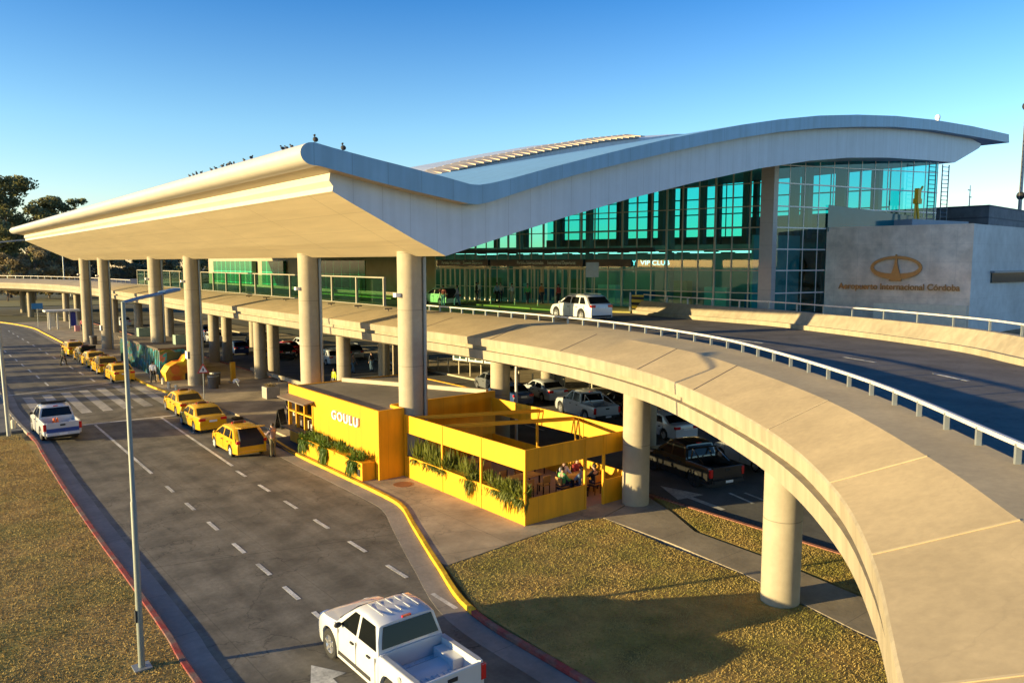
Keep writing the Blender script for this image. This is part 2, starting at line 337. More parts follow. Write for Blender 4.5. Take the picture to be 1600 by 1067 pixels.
# grass blades
def blades(n, inside, name, m, seed, zb, hmin=.015, hmax=.045):
    r_ = random.Random(seed); vs = []; fs = []; k = 0
    while k < n:
        x, y = inside(r_)
        if x is None: continue
        h = r_.uniform(hmin, hmax); a = r_.uniform(0, 2 * PI); wd = r_.uniform(.006, .017); lx = r_.uniform(-.05, .05); ly = r_.uniform(-.05, .05)
        o = len(vs); vs += [(x - wd * math.cos(a), y - wd * math.sin(a), zb), (x + wd * math.cos(a), y + wd * math.sin(a), zb), (x + lx, y + ly, zb + h)]
        fs.append((o, o + 1, o + 2)); k += 1
    mb = MB(); mb.v = vs; mb.f = fs; mb.m = [0] * len(fs)
    o = mb.build(name, m, fix=False); o['kind'] = 'stuff'; return o
def insideL(r_):
    y = 16 + 36 * r_.random() ** 1.6; x = r_.uniform(.09 * y - 2.2, 5.05 if y < 30 else 5.2); return x, y
BL1 = mat('grass_blades_dry', (.47, .325, .095), .9, .16, 2.5, big=((.37, .24, .06), .5))
BL2 = mat('grass_blades_green', (.44, .315, .09), .9, .18, 2.5, big=((.30, .25, .05), .6))
o = blades(90000, insideL, 'grass', BL1, 3, .09); tag(o, 'dry brown grass growing on the left lawn beside the red kerb', 'grass')
def pin(x, y, P):
    c = False; j = len(P) - 1
    for i in range(len(P)):
        if (P[i][1] > y) != (P[j][1] > y) and x < (P[j][0] - P[i][0]) * (y - P[i][1]) / (P[j][1] - P[i][1]) + P[i][0]: c = not c
        j = i
    return c
def insideR(r_):
    y = r_.uniform(6, 20.9); x = r_.uniform(12.3, 21)
    return (x, y) if pin(x, y, lawnR) else (None, None)
o = blades(65000, insideR, 'grass', BL2, 4, .10); tag(o, 'patchy grass on the right lawn in front of the yellow cafe', 'grass')
def insideV(r_):
    y = r_.uniform(6, 21); x = r_.uniform(21, 24.6)
    return (x, y) if pin(x, y, [(24.6, 21.0), (23.8, 19.2), (22.7, 17.1), (22.5, 13.5), (21.8, 9), (21.5, 6), (24.6, 6)]) else (None, None)
o = blades(22000, insideV, 'grass', BL2, 5, .09); tag(o, 'thin strip of grass between the footpath and the lower road', 'grass')
# road markings
mb = MB()
def dash(x0, y0, x1, y1, wd=.14, z=.005, M=None):
    (M or mb).beam((x0, y0, z), (x1, y1, z), wd, .004)
dash(9.19, 52.6, 9.03, 38.6); dash(13.0, 52.4, 12.5, 37.6)
for yy in [36.0, 32.9, 29.9, 27.0, 24.6, 22.3, 20.1, 17.8, 15.4, 13.0]: dash(8.62 + yy * .0105, yy, 8.62 + (yy - 1.15) * .0105, yy - 1.15)
for yy in [36.6, 33.6, 30.6, 27.6, 24.6, 21.8, 19.0]: dash(11.97 + yy * .0105, yy, 11.97 + (yy - 1.3) * .0105, yy - 1.3)
for k in range(13): y0 = 72 + k * 5.0; dash(9.35, y0, 9.4, y0 + 2.2); dash(12.75, y0, 12.8, y0 + 2.2)
dash(6.4, 53.2, 16.2, 52.5, .3); dash(13.2, 46.6, 15.9, 46.4, .12); dash(13.4, 41.2, 15.6, 41.0, .12)
dash(5.9, 68.4, 16.2, 71.4, .2, M=mb)
mb.add([(7.53, 17.37, .006), (7.05, 16.35, .006), (7.42, 16.42, .006), (7.38, 13.5, .006), (7.62, 13.5, .006), (7.68, 16.46, .006), (8.04, 16.5, .006)], [(0, 1, 2, 5, 6), (2, 3, 4, 5)])
struct(mb.build('lane_markings', WPNT))
mb = MB()
for k in range(7):
    x0 = 7.0 + k * 1.28; mb.beam((x0, 57.2, .006), (x0 + .25, 66.6 + k * .35, .006), .62, .004)
struct(mb.build('crosswalk_stripes', mat('worn_white_paint', (.40, .37, .32), .8, .3, 3, grime=.4)))
mb = MB()
mb.add([(26.33, 22.1, .005), (25.35, 20.3, .005), (25.85, 20.2, .005), (25.6, 18.3, .005), (25.85, 18.25, .005), (26.15, 20.15, .005), (26.75, 20.05, .005)], [(0, 1, 2, 5, 6), (2, 3, 4, 5)])
for (a, b) in [((28.4, 19.1), (28.1, 17.9)), ((27.85, 19.5), (27.4, 18.0)), ((30.8, 24), (30.4, 22)), ((29.5, 30), (29.3, 28)), ((30, 36), (29.8, 34)), ((31.6, 45), (31.6, 43)), ((31.6, 56), (31.6, 54))]: dash(*a, *b, .13, .005, mb)
struct(mb.build('lower_road_markings', WPNT))

#@@VIADUCT
# ================================================================ ELEVATED ROADWAY
VI = thing('elevated_roadway', 'tan concrete elevated departures road on round columns, curving towards the viewer', 'bridge', (24, 30, 0))
VIo = Vector((24, 30, 0))
def child(mb, name, m, parent, org, **k):
    mb.v = [(v[0] - org[0], v[1] - org[1], v[2] - org[2]) for v in mb.v]; return mb.build(name, m, parent, **k)
OUT = [(3.0, .6), (6.44, 2.71), (9.2, 4.35), (11.75, 6.3), (14.51, 9.23), (17.39, 13.48), (19.3, 17.3), (20.9, 22.9), (21.5, 28.4), (21.65, 35), (21.65, 50), (21.65, 70), (21.65, 90), (21.65, 108), (21.6, 122), (20.6, 140), (17.6, 156), (12, 170), (3, 182), (-12, 192)]
INR = [(6.0, -2.5), (9.0, -.3), (11.2, 2.1), (13.3, 4.2), (17.3, 8.3), (21.1, 13.4), (23.5, 17.6), (25.3, 23.4), (26.05, 29.5), (26.25, 35.5), (26.4, 50), (26.4, 70), (26.4, 90), (26.4, 108), (26.4, 122), (25.4, 142), (22, 160), (16, 175), (6, 188), (-10, 200)]
OC = cat(OUT, 6); IC = cat(INR, 6); NS = len(OC)
def cross(i):
    o_, r_ = OC[i], IC[i]; d = (r_ - o_).normalized()
    def P(t, z, e=0): q = o_ + (r_ - o_) * t + d * e; return (q.x, q.y, z)
    return [P(0, 5.84, .05), P(0, 5.42, .08), P(0, 5.2, 1.2), P(0, 4.97, 1.9), P(1, 4.97), P(1, 6.3), P(1, 7.0), P(.54, 6.95), P(0, 6.42), P(0, 6.38, -.03), P(0, 6.06, 0), P(0, 6.05, .24), P(0, 5.85, .24)]
mb = MB(); rings = [cross(i) for i in range(NS)]
nr = len(rings[0])
for k_ in range(NS - 1):
    for i_ in range(nr):
        j_ = (i_ + 1) % nr
        mb.add([rings[k_][i_], rings[k_][j_], rings[k_ + 1][j_], rings[k_ + 1][i_]], [(0, 1, 2, 3)], APRON if i_ in (6, 7) else CONC)
mb.add(rings[0], [tuple(range(nr))], CONC); mb.add(rings[-1], [tuple(range(nr))], CONC)
o = child(mb, 'edge_beam', CONC, VI, VIo, smooth=12)
# apron joints and crease band (surface relief): thin raised strips across the sloping apron
mb = MB()
for i in range(0, 97, 6):
    a = Vector(rings[i][8]); b = Vector(rings[i][7]); c = Vector(rings[i][6]); up = Vector((0, 0, .012))
    jm = mat('joint_sunlit', (.52, .40, .22), .8, .1, 4) if i < 26 else mat('joint_dark', (.16, .12, .08), .9)  # near joints have sunlit yellow put into their colour, far ones are dark
    mb = MB(); mb.beam(a + up * .1, b + up * .1, .035, .02); mb.beam(b - up, c - up, .03, .02); child(mb, 'joint_strip', jm, VI, VIo)
# roadway deck slab behind the apron
FAR = cat([(20, -4), (25, 2.5), (28.6, 6.2), (31.4, 9.8), (34.3, 12.9), (36.7, 17.3), (39.0, 23), (39.95, 26), (40.3, 30.5), (40.9, 34.5), (42.0, 38.2)], 5)
deckp = [(p.x + .02, p.y) for p in IC[:]] + [(44, 190), (44, 66), (42.2, 64.5), (49.6, 31.5), (48, 26), (46, 24)] + [(p.x, p.y) for p in reversed(FAR) if p.y < 30]
child(MB().prism(deckp, 5.0, 6.3), 'deck', ASPD, VI, VIo)
child(MB().prism([(39.2, 44), (42, 38.4), (47.5, 38.6), (42.2, 64), (42, 90), (39.2, 90)], 6.3, 6.42), 'kerbside_pavement', mat('drop_off_paving', (.30, .27, .07), .85, .2, 2, grime=.3), VI, VIo)
mb = MB(); ribbon(FAR, -.0, -.25, 6.3, 6.55, mb); child(mb, 'kerb', CONC, VI, VIo)
mb = MB(); A = []
for i, p in enumerate(FAR):
    d = (FAR[min(i + 1, len(FAR) - 1)] - FAR[max(i - 1, 0)]).normalized(); n_ = Vector((d.y, -d.x))
    q = [p + n_ * e for e in (.25, .75, 1.15, 1.2)]
    A.append([(q[0].x, q[0].y, 6.3), (q[0].x, q[0].y, 6.56), (q[1].x, q[1].y, 7.2), (q[2].x, q[2].y, 7.2), (q[3].x, q[3].y, 5.0), (q[0].x, q[0].y, 5.0)])
mb.loft(A); child(mb, 'parapet', CONC, VI, VIo)
def handrail(path, z0, h, spacing, parent, org, wd=.075, jit=0):
    """posts at even spacing + a flat top rail"""
    mb = MB(); mp = MB(); acc = 0; L_ = 0; last = path[0]
    for a, b in zip(path, path[1:]):
        d = b - a; ln = d.length
        while acc <= L_ + ln:
            p = a + d * ((acc - L_) / ln); child(MB().beam((p.x, p.y, z0), (p.x, p.y, z0 + h), .085, .06, up=(d.x, d.y, 0)), 'post', GALV, parent, org); acc += spacing
        L_ += ln
        mb.beam((a.x, a.y, z0 + h), (b.x + d.x * .002, b.y, z0 + h), wd, .07)
    child(mb, 'top_rail', RAILM, parent, org)
HR = thing('handrail', 'long low metal handrail on the inner edge of the curving ramp', 'railing', (26, 30, 7))
handrail([p + (OC[i] - p).normalized() * .12 for i, p in enumerate(IC) if -3 < p.y < 46.5 and p.x > 5], 6.98, .32, 1.2, HR, Vector((26, 30, 7)))
HR = thing('handrail', 'metal handrail on the far parapet in front of the terminal stone wall', 'railing', (39, 25, 7))
FO = []
for i, p in enumerate(FAR):
    d = (FAR[min(i + 1, len(FAR) - 1)] - FAR[max(i - 1, 0)]).normalized(); FO.append(p + Vector((d.y, -d.x)) * .95)
handrail(FO, 7.2, .45, 2.2, HR, Vector((39, 25, 7)))
HR = thing('handrail', 'handrail on the far end of the elevated road beyond the canopy', 'railing', (22, 150, 7))
handrail([p + (OC[i] - p).normalized() * .12 for i, p in enumerate(IC) if p.y > 118], 6.98, .5, 2.5, HR, Vector((22, 150, 7)))
# deck lane dashes
mb = MB()
for a, b in [((28.95, 15.2), (28.3, 13.6)), ((26.95, 11.0), (26.1, 9.6)), ((31.5, 22.5), (31.1, 20.2)), ((32.6, 29), (32.4, 27))]:
    mb = MB(); dash(*a, *b, .13, 6.306, mb); child(mb, 'lane_dash', WPNT, VI, VIo)
# support columns
def colm(r, h): return MB().lathe([(r * .98, 0), (r, .02), (r, h - .02), (r * .98, h)], n=36)
for (x, y) in [(23.35, 20.9), (19.78, 12.0), (26.4, 33.9), (31.5, 27.5), (24.1, 64.4), (25.6, 65.2), (24.6, 78), (26.2, 79), (33.0, 58.9), (34.6, 59.2), (39.5, 44.7), (41.0, 45.1), (24.1, 92), (24.1, 106), (24.2, 120), (22.5, 148), (24.5, 150), (19.5, 166), (22.0, 183.5), (20, 181), (25, 50.5), (33, 74), (33, 90), (40, 30), (14, 174), (35.6, 17.6)]:
    o = colm(.5 if y > 50 else .55, 4.97).build('column', COLM, VI, smooth=30); o.location = Vector((x, y, 0)) - VIo
# row of small uplights on the apron
for k in range(8):
    y0 = 38.5 + k * 4.05
    b = MB().box(-.03, .03, -.03, .03, 0, .22); b.box(-.28, .28, -.06, .06, .22, .30)
    lt = b.build('floodlight', mat('lamp_brown', (.12, .09, .06), .6), loc=(24.2, y0, 6.84)); tag(lt, 'small dark floodlight on a stub fixed to the elevated road edge', 'light', 'floodlights along the elevated road edge')
# glass windbreak
GW = thing('glass_windbreak', 'long green glass windbreak with pale posts along the elevated road edge', 'glass screen', (26.45, 47, 6.95))
mb = MB(); mp = MB(); mr = MB()
for k in range(18):
    y0 = k * 4.03; MB().box(-.09, .09, y0 - .06, y0 + .06, -.1, 2.0).build('post', mat('post_cream', (.34, .31, .25), .5), GW)
    if k < 17: MB().box(-.012, .012, y0 + .12, y0 + 3.91, .1, 1.9).build('glass_panel', GLASSR, GW)
mr.box(-.06, .06, -.1, 68.6, 1.96, 2.04); mr.box(-.12, .12, -.1, 68.6, -.1, .08)
mr.build('rails', mat('post_cream', ()), GW)
#@@TERMINAL
# ================================================================ TERMINAL
T = thing('terminal_building', 'airport terminal with a white wave roof, green glass hall and travertine wall', 'terminal')
UT = [(12.45, 14.40), (13.17, 14.27), (14.78, 14.03), (16.5, 13.79), (18.36, 13.51), (19.5, 13.32), (20.0, 13.32), (20.6, 13.43), (21.79, 13.72), (24.07, 14.36), (26.54, 15.01), (29.23, 15.70), (32.16, 16.42), (35.37, 17.15), (38.9, 17.92), (42.81, 18.67), (47.17, 19.39), (52.07, 20.02), (57.62, 20.58), (63.95, 21.02), (71.29, 21.32), (79.3, 21.47)]
UB = [(79.5, 20.75), (71, 20.5), (63.9, 20.25), (57.6, 19.8), (52.1, 19.22), (47.2, 18.6), (42.8, 17.92), (38.9, 17.18), (35.4, 16.45), (32.2, 15.72), (29.2, 15.0), (26.5, 14.35), (24.07, 13.7), (21.79, 13.0), (20.5, 12.6), (19.9, 12.48), (19.4, 12.5), (18.4, 12.63), (16.5, 12.9), (14.8, 13.17), (12.6, 13.56)]
nose = [(12.45 + .52 * math.cos(a) * 1.0 - .05, 13.98 + .42 * math.sin(a)) for a in [R(d) for d in range(262, 98, -14)]]
def extr(prof, y0, y1, mb, ms=None):
    n = len(prof); vs = [(x, y0, z) for x, z in prof] + [(x, y1, z) for x, z in prof]
    mb.add(vs, [tuple(range(n)), tuple(range(n, 2 * n))[::-1]], ms[0] if ms else None)
    for i in range(n):
        j = (i + 1) % n; m = None
        if ms: m = ms[1](prof[i], prof[j])
        mb.add([vs[i], vs[j], vs[n + j], vs[n + i]], [(0, 3, 2, 1)], m)
prof = UT + UB + nose
mb = MB(); extr(prof, 27.1, 116, mb, (WHITE, lambda a, b: NOSE if a[0] < 12.7 and b[0] < 12.7 else (SOFF if a[1] < 13.6 and a[0] < 19.5 and b[0] < a[0] and a[1] <= 13.6 else WHITE)))
mb.build('roof_slab', None, T, smooth=20)
LB = [(13.35, 13.42), (13.3, 13.12), (13.46, 12.92), (13.42, 12.72), (14.19, 12.33), (15.87, 11.53), (17.07, 10.95), (18.65, 10.27), (20.35, 10.74), (22.54, 11.36), (25.73, 12.2), (30.24, 13.31), (35.48, 14.46), (41.63, 15.69), (47.38, 16.62), (52.33, 17.23), (57.94, 17.70), (64.35, 18.05), (69.78, 18.28), (74.6, 19.9), (74.9, 20.1), (74.9, 20.3)]
top = [(x, z + .25) for x, z in UB if 13.4 < x < 74.5]
prof = LB + top
mb = MB(); extr(prof, 27.75, 115.2, mb, (WHITE2, lambda a, b: SOFF if a[1] < 12.8 and a[0] < 18.6 and b[0] > a[0] else (NOSE if a[0] < 13.5 and b[0] < 13.6 else WHITE2)))
mb.build('roof_body', None, T)
# canopy columns with rain pipes and wall lamps
for y in (30.75, 41.9, 64.2, 75.2, 97.0, 108.0):
    c = colm(.58, 10.5).build('canopy_column', COLM, T, smooth=30); c.location = (18.65, y, 0)
    MB().tube([(.50, -.46, .1), (.50, -.46, 10.25)], .09, 10).build('rain_pipe', GALV, c, smooth=40)
    b = MB().box(-.82, -.5, -.13, .13, 8.42, 8.6); b.box(-.55, .55, -.05, .05, 8.3, 8.36)
    b.build('wall_lamp', mat('lamp_white', (.8, .8, .78), .4), c)
# raised skylight vault on the roof
RP = [(38.5, 17.6), (39.45, 17.95), (43.5, 19.1), (48.25, 20.2), (54, 21.55), (60.7, 22.98), (66.8, 24.02), (73.5, 25.2), (78, 25.6)]
SK = thing('roof_vault', 'raised curved skylight strip with ribbed cream top rising above the roof valley', 'skylight', (55, 60, 18))
so_ = Vector((55, 60, 18))
mb = MB(); low = [(x, z - 3.5) for x, z in RP]; mb.loft([[(x, 60, z - 3.6), (x, 60, z - .12), (x, 72, z + .9), (x, 72, z - 3.6)] for x, z in RP]); child(mb, 'vault_side', WHITE2, SK, so_)
mb = MB(); 
mb.loft([[(x - .3, 60.0, z - .14), (x - .3, 59.6, z + .0), (x - .3, 61.5, z + .5), (x - .3, 61.5, z + .2)] for x, z in RP if x < 68]); child(mb, 'vault_edge', mat('vault_edge_cream', (.46, .40, .32), .6, .1, 3), SK, so_)
mb = MB(); Lr = 0; x = 39.5
while x < 66.5:
    z = interp(RP, x); z2 = interp(RP, x + .8); mb.loft([[(x, 59.3, z - .02), (x, 59.3, z + .14), (x, 62, z + .62), (x, 62, z + .4)], [(x + .75, 59.3, z2 - .02), (x + .75, 59.3, z2 + .06), (x + .75, 62, z2 + .6), (x + .75, 62, z2 + .4)]]); x += .95
child(mb, 'ribs', mat('rib_cream', (.40, .32, .24), .6, .1, 3), SK, so_)
# glass hall: front wall from K along a, side wall from K along r
K = Vector((49.4, 32.0)); a_ = Vector((-.213, .977)); b_ = Vector((.977, .213)); r_ = Vector((.978, -.21))
def P3(o_, d, s, z, off=0, n=None):
    q = o_ + d * s
    if n is not None: q = q + n * off
    return (q.x, q.y, z)
HT = 33.5
def roofz(p):  # underside of the roof body at a plan position
    return interp([(x, z) for x, z in LB[7:19]], p.x)
FH = thing('glass_front', '', 'x'); C.objects.unlink(FH); bpy.data.objects.remove(FH)
# glass panes, one sheet per bay (front); parts
mb = MB(); bays = [0]; s = 0
for k in range(1, 26): bays.append(k * 1.34 + .0)
for s0, s1 in zip(bays, bays[1:]):
    p0 = K + a_ * s0; p1 = K + a_ * s1
    mb.add([P3(K, a_, s0 + .03, 6.35), P3(K, a_, s1 - .03, 6.35), P3(K, a_, s1 - .03, roofz(p1) + .5), P3(K, a_, s0 + .03, roofz(p0) + .5)], [(0, 1, 2, 3)])
mb.build('front_glass', GLASS, T)
zs = [7.75, 9.4, 10.95, 12.52, 14.05, 15.7]
mb = MB()
for k, s in enumerate(bays):
    p = K + a_ * s; wd = .16 if k % 3 == 0 else .07
    mb.beam(P3(K, a_, s, 6.3, -.02, b_), P3(K, a_, s, roofz(p) + .4, -.02, b_), wd, .14 if k % 3 == 0 else .1, up=(a_.x, a_.y, 0))
for z in zs:
    for s0, s1 in zip(bays, bays[1:]):
        if roofz(K + a_ * s1) > z - .3: mb.beam(P3(K, a_, s0, z, -.05, b_), P3(K, a_, s1, z, -.05, b_), .12, .07)
mb.build('front_mullions', MULL, T)
W2 = 18.4
mb = MB(); n2 = Vector((-.21, -.978))
for k in range(12):
    s0 = .5 + k * 1.5; s1 = s0 + 1.5
    p0 = K + r_ * s0; p1 = K + r_ * s1; lo = 6.3 if s0 < 5.9 else 12.3
    mb.add([P3(K, r_, s0, lo), P3(K, r_, s1, lo), P3(K, r_, s1, roofz(p1) + .5), P3(K, r_, s0, roofz(p0) + .5)], [(0, 1, 2, 3)])
mb.build('side_glass', GLASS2, T)
mb = MB()
for k in range(13):
    s = .5 + k * 1.5; lo = 6.3 if s < 6 else 12.3
    mb.beam(P3(K, r_, s, lo), P3(K, r_, s, roofz(K + r_ * s) + .4), .045, .06, up=(r_.x, r_.y, 0))
for z in zs:
    s0, s1 = (.4, 18.5) if z > 12.8 else (.4, 5.8)
    mb.beam(P3(K, r_, s0, z, .04, n2), P3(K, r_, s1, z, .04, n2), .09, .09)
mb.beam(P3(K, r_, .4, 16.95, .04, n2), P3(K, r_, 18.5, 17.3, .04, n2), .07, .07)
mb.build('side_transoms', mat('transom_light', (.62, .64, .64), .4, .05, 4, metal=.3), T)
mb = MB(); mb.add([P3(K, r_, 5.9, 12.3, .12, n2), P3(K, r_, 18.4, 12.3, .12, n2), P3(K, r_, 18.4, 13.55, .12, n2), P3(K, r_, 5.9, 14.3, .12, n2)], [(0, 1, 2, 3)])
mb.build('glass_band', mat('spandrel_teal', (.015, .15, .18), .12, .1, 1), T)
# corner post
mb = MB(); mb.beam(P3(K, r_, .05, 6.2), P3(K, r_, .05, 17.2), .85, .95, up=(a_.x, a_.y, 0)); mb.build('corner_post', mat('corner_post_grey', (.46, .42, .38), .5, .06, 3, lines=[((0, 0, 1), 1.6, .03, .8)]), T)
# interior: floor, mezzanine, opaque back wall, columns, ceiling beams
def frame_pt(s, t): q = K + a_ * s + b_ * t; return (q.x, q.y)
mb = MB(); mb.prism([frame_pt(-.0, .1), frame_pt(0, 22), frame_pt(36, 22), frame_pt(36, .1)], 6.28, 6.36); mb.build('hall_floor', mat('hall_floor', (.45, .42, .36), .35, .1, 1), T)
mb = MB(); mb.prism([frame_pt(-2, 6.5), frame_pt(-2, 22.3), frame_pt(36, 22.3), frame_pt(36, 6.5)], 10.9, 11.5); mb.build('mezzanine', INT, T)
mb = MB(); mb.prism([frame_pt(-6, 22), frame_pt(-6, 22.4), frame_pt(36, 22.4), frame_pt(36, 22)], 6.3, 12.7)
mb.prism([frame_pt(.5, 6.6), frame_pt(.5, 6.9), frame_pt(36, 6.9), frame_pt(36, 6.6)], 6.36, 10.9); mb.build('back_wall', INT, T)
mb = MB()
for k in range(9):
    for t, ww in ((3.4, .5), (9.5, .5), (21.8, .5)):
        q = K + a_ * (1.5 + k * 4.0) + b_ * t
        if t == 3.4 and k % 2: continue
        mb.box(q.x - ww / 2, q.x + ww / 2, q.y - ww / 2, q.y + ww / 2, 6.3, roofz(q) + 1)
for k in range(4):
    q = K + r_ * (5 + 4.2 * k) + Vector((.21, .978)) * 5; mb.box(q.x - .35, q.x + .35, q.y - .35, q.y + .35, 12, roofz(q) + 1)
mb.build('hall_columns', INTC, T)
mb = MB(); mb.beam(P3(K, r_, .9, 9.2, -2.4, n2), P3(K, r_, 5.7, 9.2, -2.4, n2), .2, 5.7); mb.build('side_backing_wall', mat('side_backing_pale', (.5, .5, .48), .8), T)  # pale wall added behind the side glass to lighten its dark lower bays
mb = MB()
for z in (13.6, 15.0, 16.6):
    for s in (0,): mb.beam(P3(K, a_, -3, z, 21.6, b_), P3(K, a_, 35, z, 21.6, b_), .12, .12)
for k in range(15): mb.beam(P3(K, a_, -3 + k * 2.6, 12.6, 21.6, b_), P3(K, a_, -3 + k * 2.6, 20, 21.6, b_), .07, .1)
mb.build('rear_mullions', INTC, T)
for k in range(9):
    q_ = K + a_ * (2.5 + k * 3.5) + b_ * 5.2
    MB().box(q_.x - .35, q_.x + .35, q_.y - 1.1, q_.y + 1.1, 6.36, 7.45 + .5 * (k % 3)).build('hall_counter', mat(['counter_blue', 'counter_cream', 'counter_wood'][k % 3], [(.04, .10, .25), (.6, .56, .45), (.35, .2, .08)][k % 3], .5), T)
mb = MB(); mb.add([P3(K, a_, -4, 12.6, 22.2, b_), P3(K, a_, 36, 12.6, 22.2, b_), P3(K, a_, 36, 19, 22.2, b_), P3(K, a_, -4, 19.6, 22.2, b_)], [(0, 1, 2, 3)]); mb.build('rear_glass', GLASS, T)
mb = MB()
for k in range(8):
    p0 = P3(K, a_, 2 + k * 4, 10.85, 2.2, b_); p1 = P3(K, a_, 4.6 + k * 4, 10.85, 2.2, b_)
    MB().beam(p0, p1, .35, .06).build('hall_fill_strip', emis('hall_fill_glow', (1, .93, .75), 1.0), T)  # glowing strips added to brighten the dim hall interior
    MB().beam(P3(K, a_, 2 + k * 4, 10.8, 5.4, b_), P3(K, a_, 4.6 + k * 4, 10.8, 5.4, b_), .35, .06).build('hall_fill_strip', emis('hall_fill_glow', (1, .93, .75), 1.0), T)
# entrance portals with dark header signs
def portal(s0, s1, label_txt, zt=9.45):
    G_ = MB(); n = 10
    for k in range(n + 1):
        s = s0 + (s1 - s0) * k / n; G_.beam(P3(K, a_, s, 6.42, -.16, b_), P3(K, a_, s, zt, -.16, b_), .16 if k % 5 == 0 else .10, .12, up=(a_.x, a_.y, 0))
    G_.beam(P3(K, a_, s0 - .1, zt + .05, -.16, b_), P3(K, a_, s1 + .1, zt + .05, -.16, b_), .16, .16)
    d = G_.build('entrance_doors', mat('door_frame_cream', (.60, .56, .42), .5), T)
    H_ = MB(); H_.beam(P3(K, a_, s0 - .1, 9.95, -.35, b_), P3(K, a_, s1 + .1, 9.95, -.35, b_), .5, .62); h = H_.build('header_sign', mat('header_navy', (.012, .02, .035), .4), d)
    for part_, f in zip(label_txt.split('   '), (.72, .28)):
        t = text_mesh(part_, .42, .01, 'header_lettering', mat('header_letters', (.75, .78, .72), .5), d, width=(s1 - s0) * .38)
        t.location = P3(K, a_, lerp(s0, s1, f), 9.83, -.62, b_); t.rotation_euler = face_rot(-b_.x, -b_.y)
portal(15.6, 23.3, "Partidas Internacionales   International Departures")
portal(26.2, 32.6, "Partidas Nacionales   Domestic Departures")
H_ = MB(); H_.beam(P3(K, a_, 9, 11.0, -.2, b_), P3(K, a_, 33.3, 11.0, -.2, b_), .35, .35); H_.beam(P3(K, a_, 11.0, 9.95, -.3, b_), P3(K, a_, 15.4, 9.95, -.3, b_), .3, .6); H_.beam(P3(K, a_, 23.5, 9.95, -.3, b_), P3(K, a_, 26, 9.95, -.3, b_), .3, .6); H_.build('entrance_beam', mat('header_navy', ()), T)
t = text_mesh("VIP CLUB", .5, .01, 'lit_lettering', emis('lit_letters', (.75, 1, .95), .9), T, width=2.6); t.location = P3(K, a_, 9.2, 9.8, .25, b_); t.rotation_euler = face_rot(-b_.x, -b_.y)
t = text_mesh("Y", .6, .01, 'lit_lettering', emis('lit_letters', (1, 1, 1), 1), T); t.location = P3(K, a_, 11.1, 9.75, .25, b_); t.rotation_euler = face_rot(-b_.x, -b_.y)
# far part of the front (beyond the doors): solid beige wall with green windows
mb = MB(); q0 = (42.3, 64.7); mb.prism([(42.26, 64.7), (52, 66), (54, 140), (44, 141)], 5.0, 10.9); mb.build('rear_wing', mat('wing_beige', (.34, .28, .19), .8, .1, 1), T)
mb = MB()
for (y0, y1) in [(80, 92), (104, 112), (116, 134)]:
    MB().box(42.2 + (y0 - 64) * .02, 42.6, y0, y1, 6.7, 10.2).build('wing_window', mat('wing_green_glass', (.01, .13, .065), .15, .1, 2, lines=[((0, 1, 0), 2.2, .2, 3), ((0, 0, 1), 1.7, .14, 3)]), T)
# ground floor front under the deck
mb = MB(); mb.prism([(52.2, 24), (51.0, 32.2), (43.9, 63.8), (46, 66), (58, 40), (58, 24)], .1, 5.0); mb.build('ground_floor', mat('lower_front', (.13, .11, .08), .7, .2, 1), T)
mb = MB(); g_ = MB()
for k in range(15):
    s = 1 + k * 2.1; c0 = Vector((50.6, 32.4)); 
    p0 = c0 + a_ * s; p1 = c0 + a_ * (s + 1.75)
    g_.beam((p0.x, p0.y, 1.5), (p1.x, p1.y, 1.5), .1, 2.6)
    for z in (.3, 2.8): mb.beam((p0.x, p0.y, z), (p1.x, p1.y, z), .16, .14)
    for f in (0, .5, 1): q = p0.lerp(p1, f); mb.beam((q.x, q.y, .2), (q.x, q.y, 2.85), .12, .16, up=(a_.x, a_.y, 0))
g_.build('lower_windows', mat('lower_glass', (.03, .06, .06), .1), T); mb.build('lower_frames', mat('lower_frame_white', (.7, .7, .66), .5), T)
# sign wall
S = Vector((55.25, 30.75)); dW = Vector((.213, -.977)); nW = Vector((-.977, -.213)); S2 = S + dW * 9.65
mb = MB(); mb.prism([tuple(S), tuple(S2), tuple(S2 + Vector((.5, .12))), tuple(S + Vector((.5, .12)))], 4.9, 12.62); SW = mb.build('sign_wall', STONE, T)
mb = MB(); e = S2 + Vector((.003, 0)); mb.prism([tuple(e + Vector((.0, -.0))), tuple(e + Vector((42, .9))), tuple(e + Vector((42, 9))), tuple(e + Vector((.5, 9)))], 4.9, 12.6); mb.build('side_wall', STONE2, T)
mb = MB(); mb.box(e.x + 3.6, e.x + 22, e.y - .02, e.y + .6, 8.55, 9.25); mb.build('strip_window', mat('strip_glass', (.01, .035, .045), .08), T)
mb = MB(); mb.box(e.x + 3.5, e.x + 22, e.y - .2, e.y + .5, 9.25, 9.4); mb.build('window_hood', mat('hood_grey', (.15, .2, .25), .5), T)
mb = MB(); q0 = S + dW * 3.6; q1 = S2 - dW * .1; mb.prism([tuple(q0 + nW * .02), tuple(q1 + nW * .02), tuple(q1 + nW * .3), tuple(q0 + nW * .3)], 5, 7.05); mb.build('wall_plinth', mat('plinth_cream', (.70, .62, .48), .7), T)
